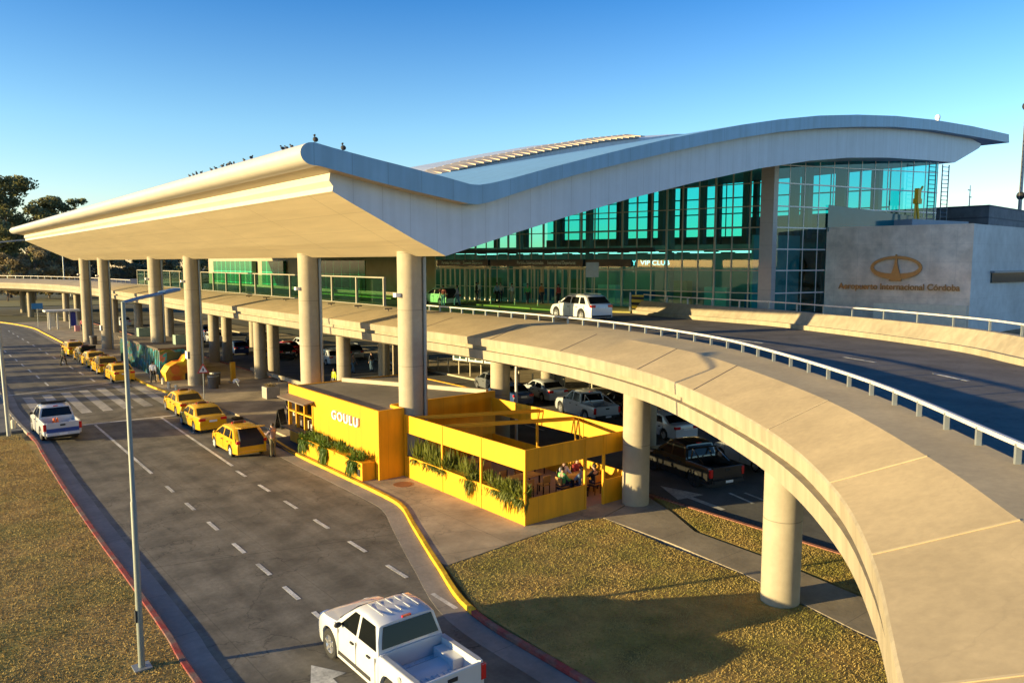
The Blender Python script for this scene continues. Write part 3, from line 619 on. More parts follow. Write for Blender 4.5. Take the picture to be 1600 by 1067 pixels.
# emblem: oval ring with a tower shape
mb = MB(); em = S + dW * 4.95 + nW * .08; cz = 9.62; nn = 40
for k in range(nn):
    t0, t1 = 2 * PI * k / nn, 2 * PI * (k + 1) / nn
    def pt(t, k_): 
        thick = .20 + .22 * max(0, -math.sin(t)); rx, rz = (1.7, .84) if k_ else (1.7 - thick * 1.1, .84 - thick)
        q = em + dW * (rx * math.cos(t)); return Vector((q.x, q.y, cz + rz * math.sin(t)))
    f = Vector((nW.x, nW.y, 0)) * .12
    A0, B0, C0, D0 = pt(t0, 1), pt(t1, 1), pt(t1, 0), pt(t0, 0)
    mb.add([A0, B0, C0, D0, A0 + f, B0 + f, C0 + f, D0 + f], [(0, 1, 2, 3), (4, 5, 6, 7), (0, 1, 5, 4), (2, 3, 7, 6)])
def wpt(u, z, o=.0): q = em + dW * u + nW * o; return (q.x, q.y, z)
for o0 in [0]:
    pts = [(-.42, cz - .95), (.42, cz - .95), (.10, cz + .25), (.05, cz + .95), (-.05, cz + .95), (-.10, cz + .25)]
    n = len(pts); mb.add([wpt(u, z, .0) for u, z in pts] + [wpt(u, z, .16) for u, z in pts], [tuple(range(n)), tuple(range(n, 2 * n))] + [(i, (i + 1) % n, n + (i + 1) % n, n + i) for i in range(n)])
mb.build('emblem', BRONZE, T)
t = text_mesh("Aeropuerto Internacional Córdoba", .62, .05, 'wall_lettering', BRONZE, T, width=8.0, fat=.012); t.location = (*(S + dW * 5.05 + nW * .1), 8.05); t.rotation_euler = face_rot(nW.x, nW.y)
#@@LOWROOFS
# low roofs, ladders, masts behind the wall
mb = MB(); mb.prism([(62, 27.5), (70, 26.5), (72, 34), (64, 36)], 5, 13.35); mb.build('plant_room', mat('plant_grey_blue', (.25, .30, .34), .6, .08, 1), T)
RW = MB().prism([(84, 30), (140, 34), (140, 60), (84, 58)], 0, 15.6).build('rear_hangar', mat('hangar_grey', (.16, .16, .16), .8, .3, 1, lines=[((0, 0, 1), 1.1, .15, .6)])); tag(RW, 'dark grey flat roofed block behind the travertine wall on the right', 'building')
def ladder(x, y, z0, z1, lab, ux=(.978, -.21)):
    mb = MB(); d = Vector((ux[0], ux[1], 0)) * .42; b = Vector((x, y, 0))
    for sgn in (-1, 1): mb.tube([b + d * sgn + Vector((0, 0, z0)), b + d * sgn + Vector((0, 0, z1))], .045, 6)
    z = z0 + .2
    while z < z1: mb.tube([b - d * 1.12 + Vector((0, 0, z)), b + d * 1.12 + Vector((0, 0, z))], .03, 5); z += .34 if z < z0 + 90 else 1
    mb.v = [(v[0] - x, v[1] - y, v[2] - z0) for v in mb.v]
    o = mb.build('ladder', mat('ladder_steel', (.12, .15, .17), .5), loc=(x, y, z0)); return tag(o, lab, 'ladder')
ladder(69.2, 28.2, 12.6, 18.1, 'dark steel ladder standing free against the sky under the roof end')
ladder(65.3, 27.6, 12.6, 18.0, 'dark steel ladder in front of the teal glass corner')
YL = MB()
q = Vector((63.6, 27.9)); 
for sx in (-.3, .3): YL.beam((q.x + sx, q.y, 13.4), (q.x + sx * .3, q.y + .1, 15.0), .14, .14)
YL.box(q.x - .35, q.x + .35, q.y - .2, q.y + .2, 14.6, 15.0); YL.box(q.x - .25, q.x + .28, q.y - .15, q.y + .15, 15.0, 15.8); YL.beam((q.x + .2, q.y, 15.4), (q.x + .8, q.y, 16.0), .12, .12)
tag(YL.build('access_lift', mat('lift_yellow', (.8, .45, .01), .5)), 'small yellow access lift beside the ladders at the teal glass corner', 'lift')
def mast(x, y, z0, z1, lab, cat_='antenna', r0=.08):
    mb = MB().tube([(0, 0, 0), (0, 0, z1 - z0)], [r0, r0 * .4], 8); h = z1 - z0
    mb.box(-.5, .1, -.05, .05, h * .8, h * .8 + .1); mb.box(-.1, .45, -.05, .05, h * .55, h * .55 + .1)
    o = mb.build('antenna_mast', GALV, loc=(x, y, z0)); return tag(o, lab, cat_)
mast(95, 36, 15.6, 18.6, 'short antenna mast on the dark flat roof at the right')
m_ = mast(104.3, 34.0, 15.6, 50, 'tall thin lattice radio mast at the right edge of the photo', r0=.22)
for k, z in enumerate([2.2, 12.5]): MB().ell((0, 0, z), (.45, .45, .5)).build('equipment_box', DARK, m_)
b = MB()
for k in range(30):
    z = 1 + k * 1.2
    for s_ in (-1, 1): b.beam((-.4 * s_, 0, z), (.4 * s_, 0, z + 1.2), .05, .05)
b.tube([(-.4, 0, 0), (-.4, 0, 38)], .06, 5); b.tube([(.4, 0, 0), (.4, 0, 38)], .06, 5); b.build('lattice', mat('mast_dark', (.08, .09, .1), .6), m_)
tag(MB().tube([(0, 0, 0), (0, 0, 3.4)], [.05, .02], 6).build('antenna', GALV, loc=(27, 55, 14.9)), 'thin whip antenna on the roof above the canopy valley', 'antenna')
dm = MB().ell((0, 0, .2), (.2, .2, .24)); dm.box(-.1, .1, -.1, .1, -.3, .1); tag(dm.build('roof_beacon', mat('beacon_white', (.85, .85, .85), .4), loc=(66.2, 27.8, 21.35), smooth=60), 'small white beacon dome near the right end of the roof', 'beacon')
#@@CAFE
# ================================================================ YELLOW CAFE
cafe = thing('cafe_kiosk', 'yellow cafe kiosk with a flat grey roof and white lettering', 'kiosk', (16.7, 30.4, .12))
co = Vector((16.7, 30.4, .12))
mb = MB(); mb.prism([(16.7, 30.4), (18.0, 30.4), (18.0, 31.5), (24.2, 31.5), (24.2, 40.4), (17.0, 40.4), (16.7, 38.2)], .12, 3.2)
# cut for the serving window is made by building the front in pieces
mb = MB()
mb.box(16.7, 16.82, 30.4, 37.4, .12, 3.32); mb.box(16.7, 16.82, 37.4, 40.5, 2.55, 3.32); mb.box(16.7, 16.82, 37.4, 40.5, .12, 1.0)
mb.box(16.82, 18.05, 30.4, 30.52, .12, 3.32); mb.box(17.93, 18.05, 30.52, 31.5, .12, 3.32); mb.box(18.05, 24.2, 31.5, 31.62, .12, 3.32)
mb.box(24.08, 24.2, 31.62, 40.5, .12, 3.22); mb.box(16.82, 18.0, 40.38, 40.5, 2.5, 3.22); mb.box(18.0, 24.08, 40.38, 40.5, .12, 3.22); mb.box(16.82, 18, 40.38, 40.5, .12, 1.0)
child(mb, 'wall', YEL, cafe, co)
mb = MB(); mb.prism([(16.82, 30.52), (17.93, 30.52), (17.93, 31.62), (24.08, 31.62), (24.08, 40.38), (16.82, 40.38)], 3.02, 3.18)
rf = child(mb, 'roof', mat('cafe_roof', (.20, .17, .13), .9, .14, 2, grime=.3), cafe, co)
mb = MB(); mb.beam((19.9, 40.3, 3.26), (23.9, 31.8, 3.26), .28, .26); child(mb, 'roof_upstand', mat('upstand_cream', (.50, .42, .29), .8, .1, 3), rf, Vector((0, 0, 0)))
for q in rf.children: q.parent = cafe; q.location = -co
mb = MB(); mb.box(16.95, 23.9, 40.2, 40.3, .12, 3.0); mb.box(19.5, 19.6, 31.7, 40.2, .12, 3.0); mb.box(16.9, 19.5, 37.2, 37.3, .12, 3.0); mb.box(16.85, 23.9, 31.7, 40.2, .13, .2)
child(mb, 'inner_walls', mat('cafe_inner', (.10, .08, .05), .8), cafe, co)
mb = MB()
for y in (37.4, 38.45, 39.5, 40.5): mb.box(16.66, 16.84, y - .05, y + .05, 1.0, 2.6)
mb.box(16.66, 16.84, 37.4, 40.5, 1.85, 1.93); child(mb, 'window_frame', YEL, cafe, co)
mb = MB(); mb.box(16.25, 16.8, 37.3, 40.6, .98, 1.05); child(mb, 'counter', mat('counter_dark', (.08, .07, .06), .5), cafe, co)
mb = MB(); mb.add([(16.1, 37.2, 2.62), (16.1, 40.7, 2.62), (16.72, 40.7, 2.74), (16.72, 37.2, 2.74), (16.1, 37.2, 2.68), (16.1, 40.7, 2.68), (16.72, 40.7, 2.80), (16.72, 37.2, 2.80)], [(0, 1, 2, 3), (4, 5, 6, 7), (0, 1, 5, 4), (1, 2, 6, 5), (2, 3, 7, 6), (3, 0, 4, 7)]); child(mb, 'awning', mat('awning_brown', (.16, .12, .09), .7), cafe, co)
mb = MB()
for k in range(6): mb.box(16.95, 17.15, 37.7 + k * .42, 37.9 + k * .42, 1.06, 1.25 + .14 * (k % 3))
child(mb, 'counter_goods', mat('goods', (.5, .42, .3), .6, .4, 8), cafe, co)
t = text_mesh("GOULU", .62, .05, 'cafe_lettering', mat('letter_white', (.86, .84, .78), .5), cafe, fat=.01, width=2.75); t.location = Vector((16.64, 33.6, 2.28)) - co; t.rotation_euler = face_rot(-1, 0)
# small lamp row and floor mat
tag(MB().box(-.9, .9, -2, 2, 0, .02).build('floor_mat', mat('mat_dark', (.035, .035, .045), .9), loc=(16.6, 39.6, .125)) , 'dark rubber mat on the pavement at the cafe counter', 'mat')
def foliage(mb, x0, x1, y0, y1, z, n, hang=.6, up=.4, seed=1, m=None, lw=.03, ll=.35):
    q = random.Random(seed)
    cs = [(q.uniform(x0, x1), q.uniform(y0, y1), q.uniform(.35, 1.25)) for _ in range(max(3, int((y1 - y0) * 3.2)))]
    for _ in range(n):
        cx_, cy_, am = q.choice(cs); x = min(x1, max(x0, cx_ + q.gauss(0, .12))); y = min(y1, max(y0, cy_ + q.gauss(0, .2))); a = q.uniform(0, 2 * PI); l = q.uniform(.4, 1) * ll
        if q.random() < .55: dz = q.uniform(.3, 1) * up * am; sp = q.uniform(.05, .32); d = Vector((math.cos(a) * sp, math.sin(a) * sp, dz))
        else: d = Vector((-.10 - .16 * q.random(), math.sin(a) * .1, -q.uniform(.2, 1) * hang * am))
        s_ = Vector((math.sin(a), -math.cos(a), 0)) * lw * q.uniform(.6, 1.3); p = Vector((x, y, z)); mid = p + d * .55 + Vector((math.cos(a) * .05, math.sin(a) * .05, .03)); tip = p + d
        mb.add([p, mid - s_, tip, mid + s_], [(0, 1, 2, 3)], m)
PL = thing('planter_box', 'yellow planter box full of trailing green plants under the cafe lettering', 'planter', (16.3, 33.5, .12)); po = Vector((16.3, 33.5, .12))
mb = MB(); mb.box(16.02, 16.68, 30.75, 37.6, .12, .95); child(mb, 'box', YEL, PL, po)
mb = MB(); mb.box(15.99, 16.03, 30.95, 31.2, .3, .62); child(mb, 'vent', DARK, PL, po)
mb = MB(); foliage(mb, 16.05, 16.65, 31.0, 37.5, .95, 2200, .35, .45, 3)
for k, yc in enumerate((31.6, 34.6, 36.9)): foliage(mb, 15.98, 16.1, yc - .3, yc + .3, .95, 420, 1.0, .2, 10 + k)
mb.m = [0] * len(mb.f); child(mb, 'trailing_plants', LEAFG, PL, po, fix=False)
# terrace
TE = thing('cafe_terrace', 'yellow open air cafe terrace with low walls, posts and a deep upper band', 'terrace', (18, 21.6, .12)); to = Vector((18, 21.6, .12))
X0, X1, Y0, Y1 = 18.0, 23.95, 21.6, 30.3
mb = MB(); mb.box(X0, X0 + .06, Y0, Y1, .1, 1.12); mb.box(X0 + .06, 21.15, Y0, Y0 + .06, .1, 1.12); mb.box(22.2, X1 - .06, Y0, Y0 + .06, .1, 1.12); mb.box(X1 - .06, X1, Y0, 31.4, .1, 1.12)
child(mb, 'low_wall', YEL, TE, to)
mb = MB(); mb.box(X0, X0 + .06, Y0, Y1, 2.2, 3.02); mb.box(X0 + .06, X1 - .06, Y0, Y0 + .06, 2.2, 3.02); mb.box(X1 - .06, X1, Y0, 31.4, 2.2, 3.02)
child(mb, 'upper_band', YEL, TE, to)
mb = MB()
for (x, y) in [(X0 + .03, Y0 + .03), (X0 + .03, 24.4), (X0 + .03, 27.2), (X0 + .03, Y1 - .05), (21.15, Y0 + .03), (22.2, Y0 + .03), (X1 - .03, Y0 + .03), (X1 - .03, 24.6), (X1 - .03, 27.8)]:
    pm = MB().box(x - .05, x + .05, y - .05, y + .05, .1, 3.0); child(pm, 'post', YEL, TE, to)
for (p, q) in [((18.06, 29.6), (23.9, 27.3)), ((18.06, 27.2), (23.9, 24.9)), ((20.9, 21.66), (23.9, 24.9)), ((19.5, 26.6), (23.9, 27.9))][:3]:
    for dy in (0, .28):
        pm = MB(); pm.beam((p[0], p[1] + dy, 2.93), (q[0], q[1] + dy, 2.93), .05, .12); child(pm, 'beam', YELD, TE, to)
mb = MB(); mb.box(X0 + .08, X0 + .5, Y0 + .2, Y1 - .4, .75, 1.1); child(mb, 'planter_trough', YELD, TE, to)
mb = MB()
foliage(mb, 18.0, 18.5, 27.8, 30.0, 1.1, 900, .35, 1.0, 21, ll=.9, lw=.035); foliage(mb, 18.0, 18.5, 24.6, 27.6, 1.1, 1100, .4, .85, 22); foliage(mb, 17.98, 18.4, 21.7, 24.4, 1.1, 900, .5, .55, 23); foliage(mb, 17.92, 18.2, 21.65, 22.9, 1.25, 900, .95, .5, 24); foliage(mb, 17.95, 18.2, 24.2, 25.2, 1.1, 300, .8, .3, 25)
mb.m = [0] * len(mb.f); PLT = child(mb, 'plants', LEAFY, TE, to, fix=False)
struct(MB().box(18.1, 23.88, 21.7, 31.45, .121, .135).build('terrace_floor', mat('terrace_floor', (.30, .22, .17), .7, .1, 2)))
# tables, chairs
WOOD = mat('wood_light', (.42, .22, .06), .5, .15, 4)
def table(x, y, rz, label, L_=1.5, D=.75):
    t = thing('cafe_table', label, 'table', (x, y, .135), rz, 'cafe tables')
    MB().box(-L_ / 2, L_ / 2, -D / 2, D / 2, .73, .77).build('table_top', WOOD, t, bevel=.01)
    for sx in (-1, 1):
        for sy in (-1, 1): MB().box(sx * (L_ / 2 - .1) - .025, sx * (L_ / 2 - .1) + .025, sy * (D / 2 - .08) - .025, sy * (D / 2 - .08) + .025, 0, .73).build('leg', BLACK, t)
    return t
def chair(x, y, rz, label):
    t = thing('cafe_chair', label, 'chair', (x, y, .135), rz, 'cafe chairs')
    MB().box(-.21, .21, -.21, .21, .43, .47).build('seat', WOOD, t); MB().box(-.2, .2, -.23, -.20, .55, .86).build('backrest', WOOD, t)
    for sx in (-1, 1):
        for sy in (-1, 1): MB().box(sx * .18 - .015, sx * .18 + .015, sy * .19 - .015, sy * .19 + .015, 0, .43 if sy > 0 else .86).build('leg', BLACK, t)
    return t
table(20.6, 24.8, .1, 'long wooden table in the middle of the terrace, empty'); table(22.7, 23.5, .1, 'wooden table where the seated group sits at the terrace end', 1.8)
table(20.3, 28.2, .0, 'wooden table in the shade near the kiosk end of the terrace'); table(23.0, 27.2, 1.57, 'wooden table along the back wall of the terrace')
for i, (x, y, a, l) in enumerate([(20.2, 25.5, PI, 'chair on the far side of the long terrace table, left end'), (21.0, 25.5, PI, 'chair on the far side of the long terrace table, right end'), (20.2, 24.1, 0, 'chair on the near side of the long terrace table, left end'), (21.1, 24.1, 0, 'chair on the near side of the long terrace table, right end'), (20.0, 28.9, PI, 'chair behind the shaded table by the kiosk'), (20.5, 27.5, 0, 'chair in front of the shaded table by the kiosk'), (22.5, 27.2, -PI / 2, 'chair at the back wall table')]): chair(x, y, a, l)
#@@VEHICLES
# ================================================================ VEHICLES
def wheel(parent, x, y, r, wd, rimm, seg=24):
    s = 1 if x > 0 else -1
    mb = MB(); mb.lathe([(r * .62, -wd / 2), (r * .9, -wd / 2), (r, -wd * .32), (r, wd * .32), (r * .9, wd / 2), (r * .62, wd / 2), (r * .62, -wd / 2)], axis='x', n=seg)
    w_ = mb.build('wheel', BLACK, parent, smooth=40, loc=(x, y, r))
    mb = MB(); mb.lathe([(.001, s * wd * .30), (r * .2, s * wd * .36), (r * .24, s * wd * .22), (r * .5, s * wd * .2), (r * .6, s * wd * .44), (r * .64, s * wd * .46), (r * .64, -s * wd * .3)], axis='x', n=seg)
    for k in range(5):
        a = 2 * PI * k / 5 + .3; mb.beam((s * wd * .38, math.cos(a) * r * .15, math.sin(a) * r * .15), (s * wd * .4, math.cos(a) * r * .6, math.sin(a) * r * .6), .07, .05, up=(1, 0, 0))
    mb.build('rim', rimm, w_, smooth=30)
KINDS = {
 # L, W, H, belt, wheelbase(front y, rear y), r, top profile (y/L -> z), cabin ys rb rr rf wb
 'sedan': dict(L=4.5, W=1.76, H=1.47, belt=.93, fy=1.36, ry=-1.27, r=.32, top=[(-2.25, .86), (-2.2, 1.0), (-1.5, 1.02), (-.5, .95), (.9, .95), (1.2, .93), (2.0, .78), (2.22, .6)], cab=(-1.75, -.95, .35, 1.2)),
 'hatch': dict(L=4.1, W=1.74, H=1.52, belt=.95, fy=1.28, ry=-1.22, r=.31, top=[(-2.05, .85), (-2.0, 1.0), (-1.3, 1.0), (.9, .97), (1.2, .95), (1.85, .82), (2.02, .6)], cab=(-1.98, -1.30, .30, 1.25)),
 'suv': dict(L=4.65, W=1.88, H=1.66, belt=1.05, fy=1.42, ry=-1.38, r=.37, top=[(-2.32, .9), (-2.28, 1.08), (-1.3, 1.08), (.9, 1.06), (1.2, 1.03), (2.1, .92), (2.3, .66)], cab=(-2.2, -1.6, .35, 1.3)),
 'pickup': dict(L=5.3, W=1.9, H=1.82, belt=1.12, fy=1.68, ry=-1.45, r=.39, top=[(-.9, 1.13), (.9, 1.13), (1.35, 1.12), (2.35, .99), (2.6, .75)], cab=(-.88, -.62, .50, 1.42)),
}
def car(kind, loc, heading, paint, label, cat_, rimm=None, roofm=None, boot_open=False, group=None, detail=True, name=None, z=0, mirrors=True, glassm=None):
    k = KINDS[kind]; L_, W_, H_, belt = k['L'], k['W'], k['H'], k['belt']; hw = W_ / 2; r = k['r']; rimm = rimm or CHROME
    glassm = glassm or CGLASS
    t = thing(name or {'sedan': 'sedan_car', 'hatch': 'hatchback_car', 'suv': 'suv_car', 'pickup': 'pickup_truck'}[kind], label, cat_, (loc[0], loc[1], z + .006), heading, group)
    pk = kind == 'pickup'
    y0 = -L_ / 2 if not pk else -.92
    ys = set([y0, y0 + .04, y0 + .12, L_ / 2, L_ / 2 - .04, L_ / 2 - .14, L_ / 2 - .35]); yv = y0
    while yv < L_ / 2: ys.add(round(yv, 3)); yv += .28
    for wy in (k['fy'], k['ry']):
        for d in (-1.18, -1.1, -.95, -.7, -.35, 0, .35, .7, .95, 1.1, 1.18):
            yy = wy + d * r
            if y0 < yy < L_ / 2: ys.add(yy)
    ys = sorted(ys)
    def zb(y):
        z_ = .24 if y < L_ / 2 - .2 else .3
        for wy in (k['fy'], k['ry']):
            d = abs(y - wy) / (r * 1.17)
            if d < 1: z_ = max(z_, r + r * 1.17 * math.sqrt(1 - d * d))
        return z_
    def wf(y):
        e = 0
        f = (L_ / 2 - y)
        if f < .9: e += .16 * (1 - f / .9) ** 2
        if not pk:
            f = (y + L_ / 2)
            if f < .6: e += .12 * (1 - f / .6) ** 2
        return hw - e
    rings = []
    for y in ys:
        b0 = zb(y); tz = interp(k['top'], y); ww = wf(y); m1 = max(.52, b0 + .03); m2 = max(m1 + .03, belt - .26); m2 = min(m2, tz - .1); m1 = min(m1, m2 - .02); b0 = min(b0, m1 - .02)
        half = [(ww * .93, b0), (ww * .985, b0 + .012), (ww, m1), (ww * .995, m2), (ww * .955, tz - .055), (ww * .90, tz - .008), (ww * .5, tz + .015)]
        rings.append([(x, y, z_) for x, z_ in half] + [(-x, y, z_) for x, z_ in reversed(half)])
    mb = MB(); mb.loft(rings); 
    # cabin
    rb, rr, rfy, wb = k['cab']; top = H_
    def xz(z_): return lerp(wf(0) * .95, wf(0) * .76, (z_ - belt) / (H_ - belt))
    cab = [(rb, belt - .02), (lerp(rb, rr, .5), lerp(belt, top - .09, .5)), (rr - .06, top - .10), (rr + .12, top - .045), (lerp(rr, rfy, .5), top), (rfy - .1, top - .03), (rfy, top - .06), (lerp(rfy, wb, .5), lerp(top - .06, belt, .47)), (wb, belt - .03)]
    R2 = []
    for y, z_ in cab:
        xt = xz(max(z_ - .05, belt)); base = belt - .10
        R2.append([(xz(belt) + .0, y, base), (xz(belt), y, min(belt, z_ - .01)), (xt, y, z_ - .05), (xt - .06, y, z_ - .012), (xt * .5, y, z_ + .012), (-xt * .5, y, z_ + .012), (-xt + .06, y, z_ - .012), (-xt, y, z_ - .05), (-xz(belt), y, min(belt, z_ - .01)), (-xz(belt), y, base)])
    mb.loft(R2)
    body = mb.build('body', paint, t, smooth=32)
    # roof part colour is same: windows as separate panels
    def zroof(y): return interp([(a, b) for a, b in cab], y)
    def sidewin(b0, b1, t0, t1):
        for s_ in (-1, 1):
            lo, hi = belt + .04, H_ - .16
            pts = [(b0, lo), (b1, lo), (t1, min(hi, zroof(t1) - .11)), (t0, min(hi, zroof(t0) - .11))]
            q = MB(); q.add([(s_ * (xz(z_) + .008), y, z_) for y, z_ in pts] + [(s_ * (xz(z_) - .012), y, z_) for y, z_ in pts], [(0, 1, 2, 3), (4, 5, 6, 7), (0, 1, 5, 4), (1, 2, 6, 5), (2, 3, 7, 6), (3, 0, 4, 7)])
            q.build('side_window', glassm, t)
    mid = -.18 if not pk else .18
    if kind == 'sedan': sidewin(mid + .06, wb - .32, mid + .06, rfy - .02); sidewin(rb + .62, mid - .06, rr + .02, mid - .06)
    elif kind in ('hatch', 'suv'): sidewin(mid + .06, wb - .32, mid + .06, rfy - .02); sidewin(-1.05, mid - .06, -1.0, mid - .06); sidewin(rb + .4, -1.16, rr + .12, -1.1)
    else: sidewin(mid + .06, wb - .34, mid + .06, rfy - .02); sidewin(rb + .12, mid - .06, rr + .10, mid - .06)
    def slope(ya, za, yb, zb_, f0, f1, nm, nrm):
        A = Vector((0, ya, za)); B = Vector((0, yb, zb_)); P, Q = A.lerp(B, f0), A.lerp(B, f1); n_ = (B - A).cross(Vector((1, 0, 0))).normalized()
        if n_.z < 0: n_ = -n_
        e1 = xz(max(P.z, belt)) - .10; e2 = xz(max(Q.z, belt)) - .10; q = MB(); d = n_ * .022; d0 = n_ * -.03
        pts = [Vector((-e1, P.y, P.z)), Vector((e1, P.y, P.z)), Vector((e2, Q.y, Q.z)), Vector((-e2, Q.y, Q.z))]
        q.add([p + d for p in pts] + [p + d0 for p in pts], [(0, 1, 2, 3), (4, 5, 6, 7), (0, 1, 5, 4), (1, 2, 6, 5), (2, 3, 7, 6), (3, 0, 4, 7)]); return q.build(nm, glassm, t)
    slope(wb, belt - .01, rfy, top - .05, .12, .92, 'windscreen', 1)
    if not boot_open or kind != 'hatch': slope(rb, belt, rr - .06, top - .09, .15, .90, 'rear_window', 1)
    # wheels
    for wy in (k['fy'], k['ry']):
        for s_ in (-1, 1): wheel(t, s_ * (hw - .115), wy, r, .21, rimm, 20)
    q = MB()
    for wy in (k['fy'], k['ry']): q.box(-hw + .1, hw - .1, wy - r * 1.1, wy + r * 1.1, .3, min(r * 2 + .02, .66))
    q.box(-hw + .15, hw - .15, -L_ / 2 + .3, L_ / 2 - .3, .2, .34); q.build('chassis', DARK, t)
    for s_ in (-1, 1):
        if mirrors: q = MB().ell((s_ * (hw + .06), wb - .42, belt + .07), (.11, .06, .075), n=5); q.build('mirror', paint if kind != 'pickup' else DARK, t, smooth=50)
        q = MB(); e = wf(L_ / 2 - .1); q.ell((s_ * (e - .22), L_ / 2 - .13, .66 if not pk else .82), (.2, .12, .075), n=5); q.build('headlight', PLATE, t, smooth=50)
    for s_ in (-1, 1):  # door handles and shut lines
        for yh in ((mid + .12), (mid - .78 if not pk else mid - .72)): MB().box(s_ * hw - s_ * .01, s_ * (hw + .022), yh, yh + .16, belt - .20, belt - .16).build('door_handle', DARK, t)
        for yl in ((wb - .28, mid, rb + .55 if not pk else rb + .1) if detail else ()):
            MB().box(s_ * (hw * .985), s_ * (hw + .004), yl - .008, yl + .008, .34, belt - .09).build('door_gap', DARK, t)
    yr = -L_ / 2
    if pk:
        # cargo bed
        bw = hw; rings = []
        bys = sorted(set([-.94, -1.0, -2.0, -2.3, -2.45, -2.56] + [k['ry'] + d * r for d in (-1.18, -1.1, -.95, -.7, -.35, 0, .35, .7, .95, 1.1, 1.18) if k['ry'] + d * r < -.95]))
        for y in bys:
            b0 = min(max(zb(y), .42), .80); f = .70; e = .03 if y < -2.5 else 0
            sec = [(bw * .93 - e, b0), (bw - e, b0 + .02), (bw - e, .86), (bw * .97 - e, 1.10), (bw * .95 - e, 1.13), (bw * .87, 1.13), (bw * .86, 1.1), (bw * .85, f)]
            rings.append([(x, y, z_) for x, z_ in sec] + [(-x, y, z_) for x, z_ in reversed(sec)])
        bed = MB().loft(rings).build('cargo_bed', paint, t, smooth=30)
        q = MB()
        for s_ in (-1, 1): q.box(s_ * .52, s_ * (hw * .86), k['ry'] - .42, k['ry'] + .42, .69, .94)
        for j in range(9): q.box(-.6 + j * .15 - .03, -.6 + j * .15 + .03, -2.45, -1.0, .70, .715)
        q.build('bed_liner', paint, bed, bevel=.03)
        q = MB(); q.box(-hw * .84, hw * .84, -2.62, -2.55, .55, 1.13); tg = q.build('tailgate', paint, t, bevel=.02)
        MB().box(-.13, .13, -2.64, -2.6, .93, 1.02).build('handle', DARK, tg)
        MB().box(-hw * .86, hw * .86, -2.74, -2.5, .40, .56).build('rear_bumper', DARK if paint is not MATS.get('paint_white') else paint, t, bevel=.03)
        for s_ in (-1, 1): MB().box(s_ * (hw * .845), s_ * (hw * 1.0), -2.615, -2.5, .68, 1.06).build('tail_light', REDL, t, bevel=.02)
        MB().box(-.2, .2, -2.76, -2.73, .44, .55).build('number_plate', PLATE, t)
        if detail:
            q = MB()
            for j in range(5): q.box(-.5 + j * .25 - .022, -.5 + j * .25 + .022, -.42, .35, top - .005, top + .010)
            q.build('roof_ribs', paint, t, bevel=.01)
        if detail:
            MB().box(-.42, .42, -2.626, -2.618, .66, .69).build('tailgate_crease', DARK, tg)
            for s_ in (-1, 1):
                MB().box(s_ * hw * .99, s_ * (hw + .012), -.55, 1.1, .36, .46).build('side_skirt', DARK, t, bevel=.01)
                MB().box(s_ * (hw * .80), s_ * (hw * .93), -2.5, -1.0, 1.125, 1.14).build('bed_rail', DARK if s_ > 3 else mat('rail_grey', (.35, .36, .37), .5), bed)
            MB().lathe([(.001, 0), (.075, 0), (.075, .01), (.001, .01)], axis='x', n=16).build('fuel_cap', mat('cap_line', (.3, .3, .3), .5), t, loc=(-hw - .002, -1.9 + .0, .98))
            MB().lathe([(.001, 0), (.07, 0), (.07, .012), (.001, .012)], n=16).build('badge', CHROME, tg); tg.children[-1].rotation_euler = (R(90), 0, 0); tg.children[-1].location = (0, -2.62, .84)
        MB().box(-.12, .12, -.68, -.62, top - .08, top - .04).build('brake_light', REDL, t)
    else:
        lamp_z = belt - .18; e = wf(yr + .05)
        for s_ in (-1, 1): MB().box(s_ * (e - .36), s_ * (e + .015), yr - .012, yr + .16, lamp_z, lamp_z + .17).build('tail_light', REDL, t, bevel=.03)
        MB().box(-.22, .22, yr - .02, yr + .02, lamp_z - .06, lamp_z + .05).build('number_plate', PLATE, t)
        MB().box(-e * .9, e * .9, yr - .03, yr + .1, .26, .40).build('rear_bumper', DARK if kind == 'suv' else paint, t, bevel=.03)
        if kind == 'suv':
            for s_ in (-1, 1): MB().box(s_ * .62, s_ * .66, -1.3, .3, top + .0, top + .05).build('roof_rail', CHROME, t)
        if boot_open:
            q = MB()
            if kind == 'hatch': q.loft([[(-e * .8, yr - .03, .64), (e * .8, yr - .03, .64), (e * .8, yr + .2, .64), (-e * .8, yr + .2, .64)], [(-e * .78, yr - .03, belt + .06), (e * .78, yr - .03, belt + .06), (e * .78, yr + .2, belt + .06), (-e * .78, yr + .2, belt + .06)], [(-e * .62, yr + .60, top - .08), (e * .62, yr + .60, top - .08), (e * .62, yr + .7, top - .08), (-e * .62, yr + .7, top - .08)]])
            else: q.box(-e * .78, e * .78, yr - .035, yr + .05, .70, belt + .1)
            q.build('open_boot', DARK, t)
            if kind == 'hatch':
                q = MB(); q.beam((0, rr - .1, top), (0, rr - 1.0, top + .12), 1.25, .05); q.build('tailgate', paint, t, bevel=.02)
            else:
                q = MB(); q.beam((0, rb + .05, belt + .1), (0, rb - .25, belt + .72), 1.3, .05); q.build('boot_lid', DARK, t)
    return t
PW = mat('paint_white', (.56, .57, .58), .25, .03, 2, coat=.6); PY = mat('paint_taxi_yellow', (.68, .36, .006), .25, .04, 2, coat=.6)
PB = mat('paint_black', (.02, .02, .02), .15, .05, 2, coat=.8); PS = mat('paint_silver', (.46, .48, .50), .3, .04, 2, metal=.15, coat=.5)
PG = mat('paint_grey', (.20, .21, .22), .28, .04, 2, metal=.4, coat=.5); PBL = mat('paint_blue', (.02, .05, .14), .25, .05, 2, coat=.6); PR = mat('paint_red', (.35, .02, .015), .25, .05, 2, coat=.6)
PGR = mat('paint_pale_green', (.52, .62, .45), .3, .05, 2, coat=.5)
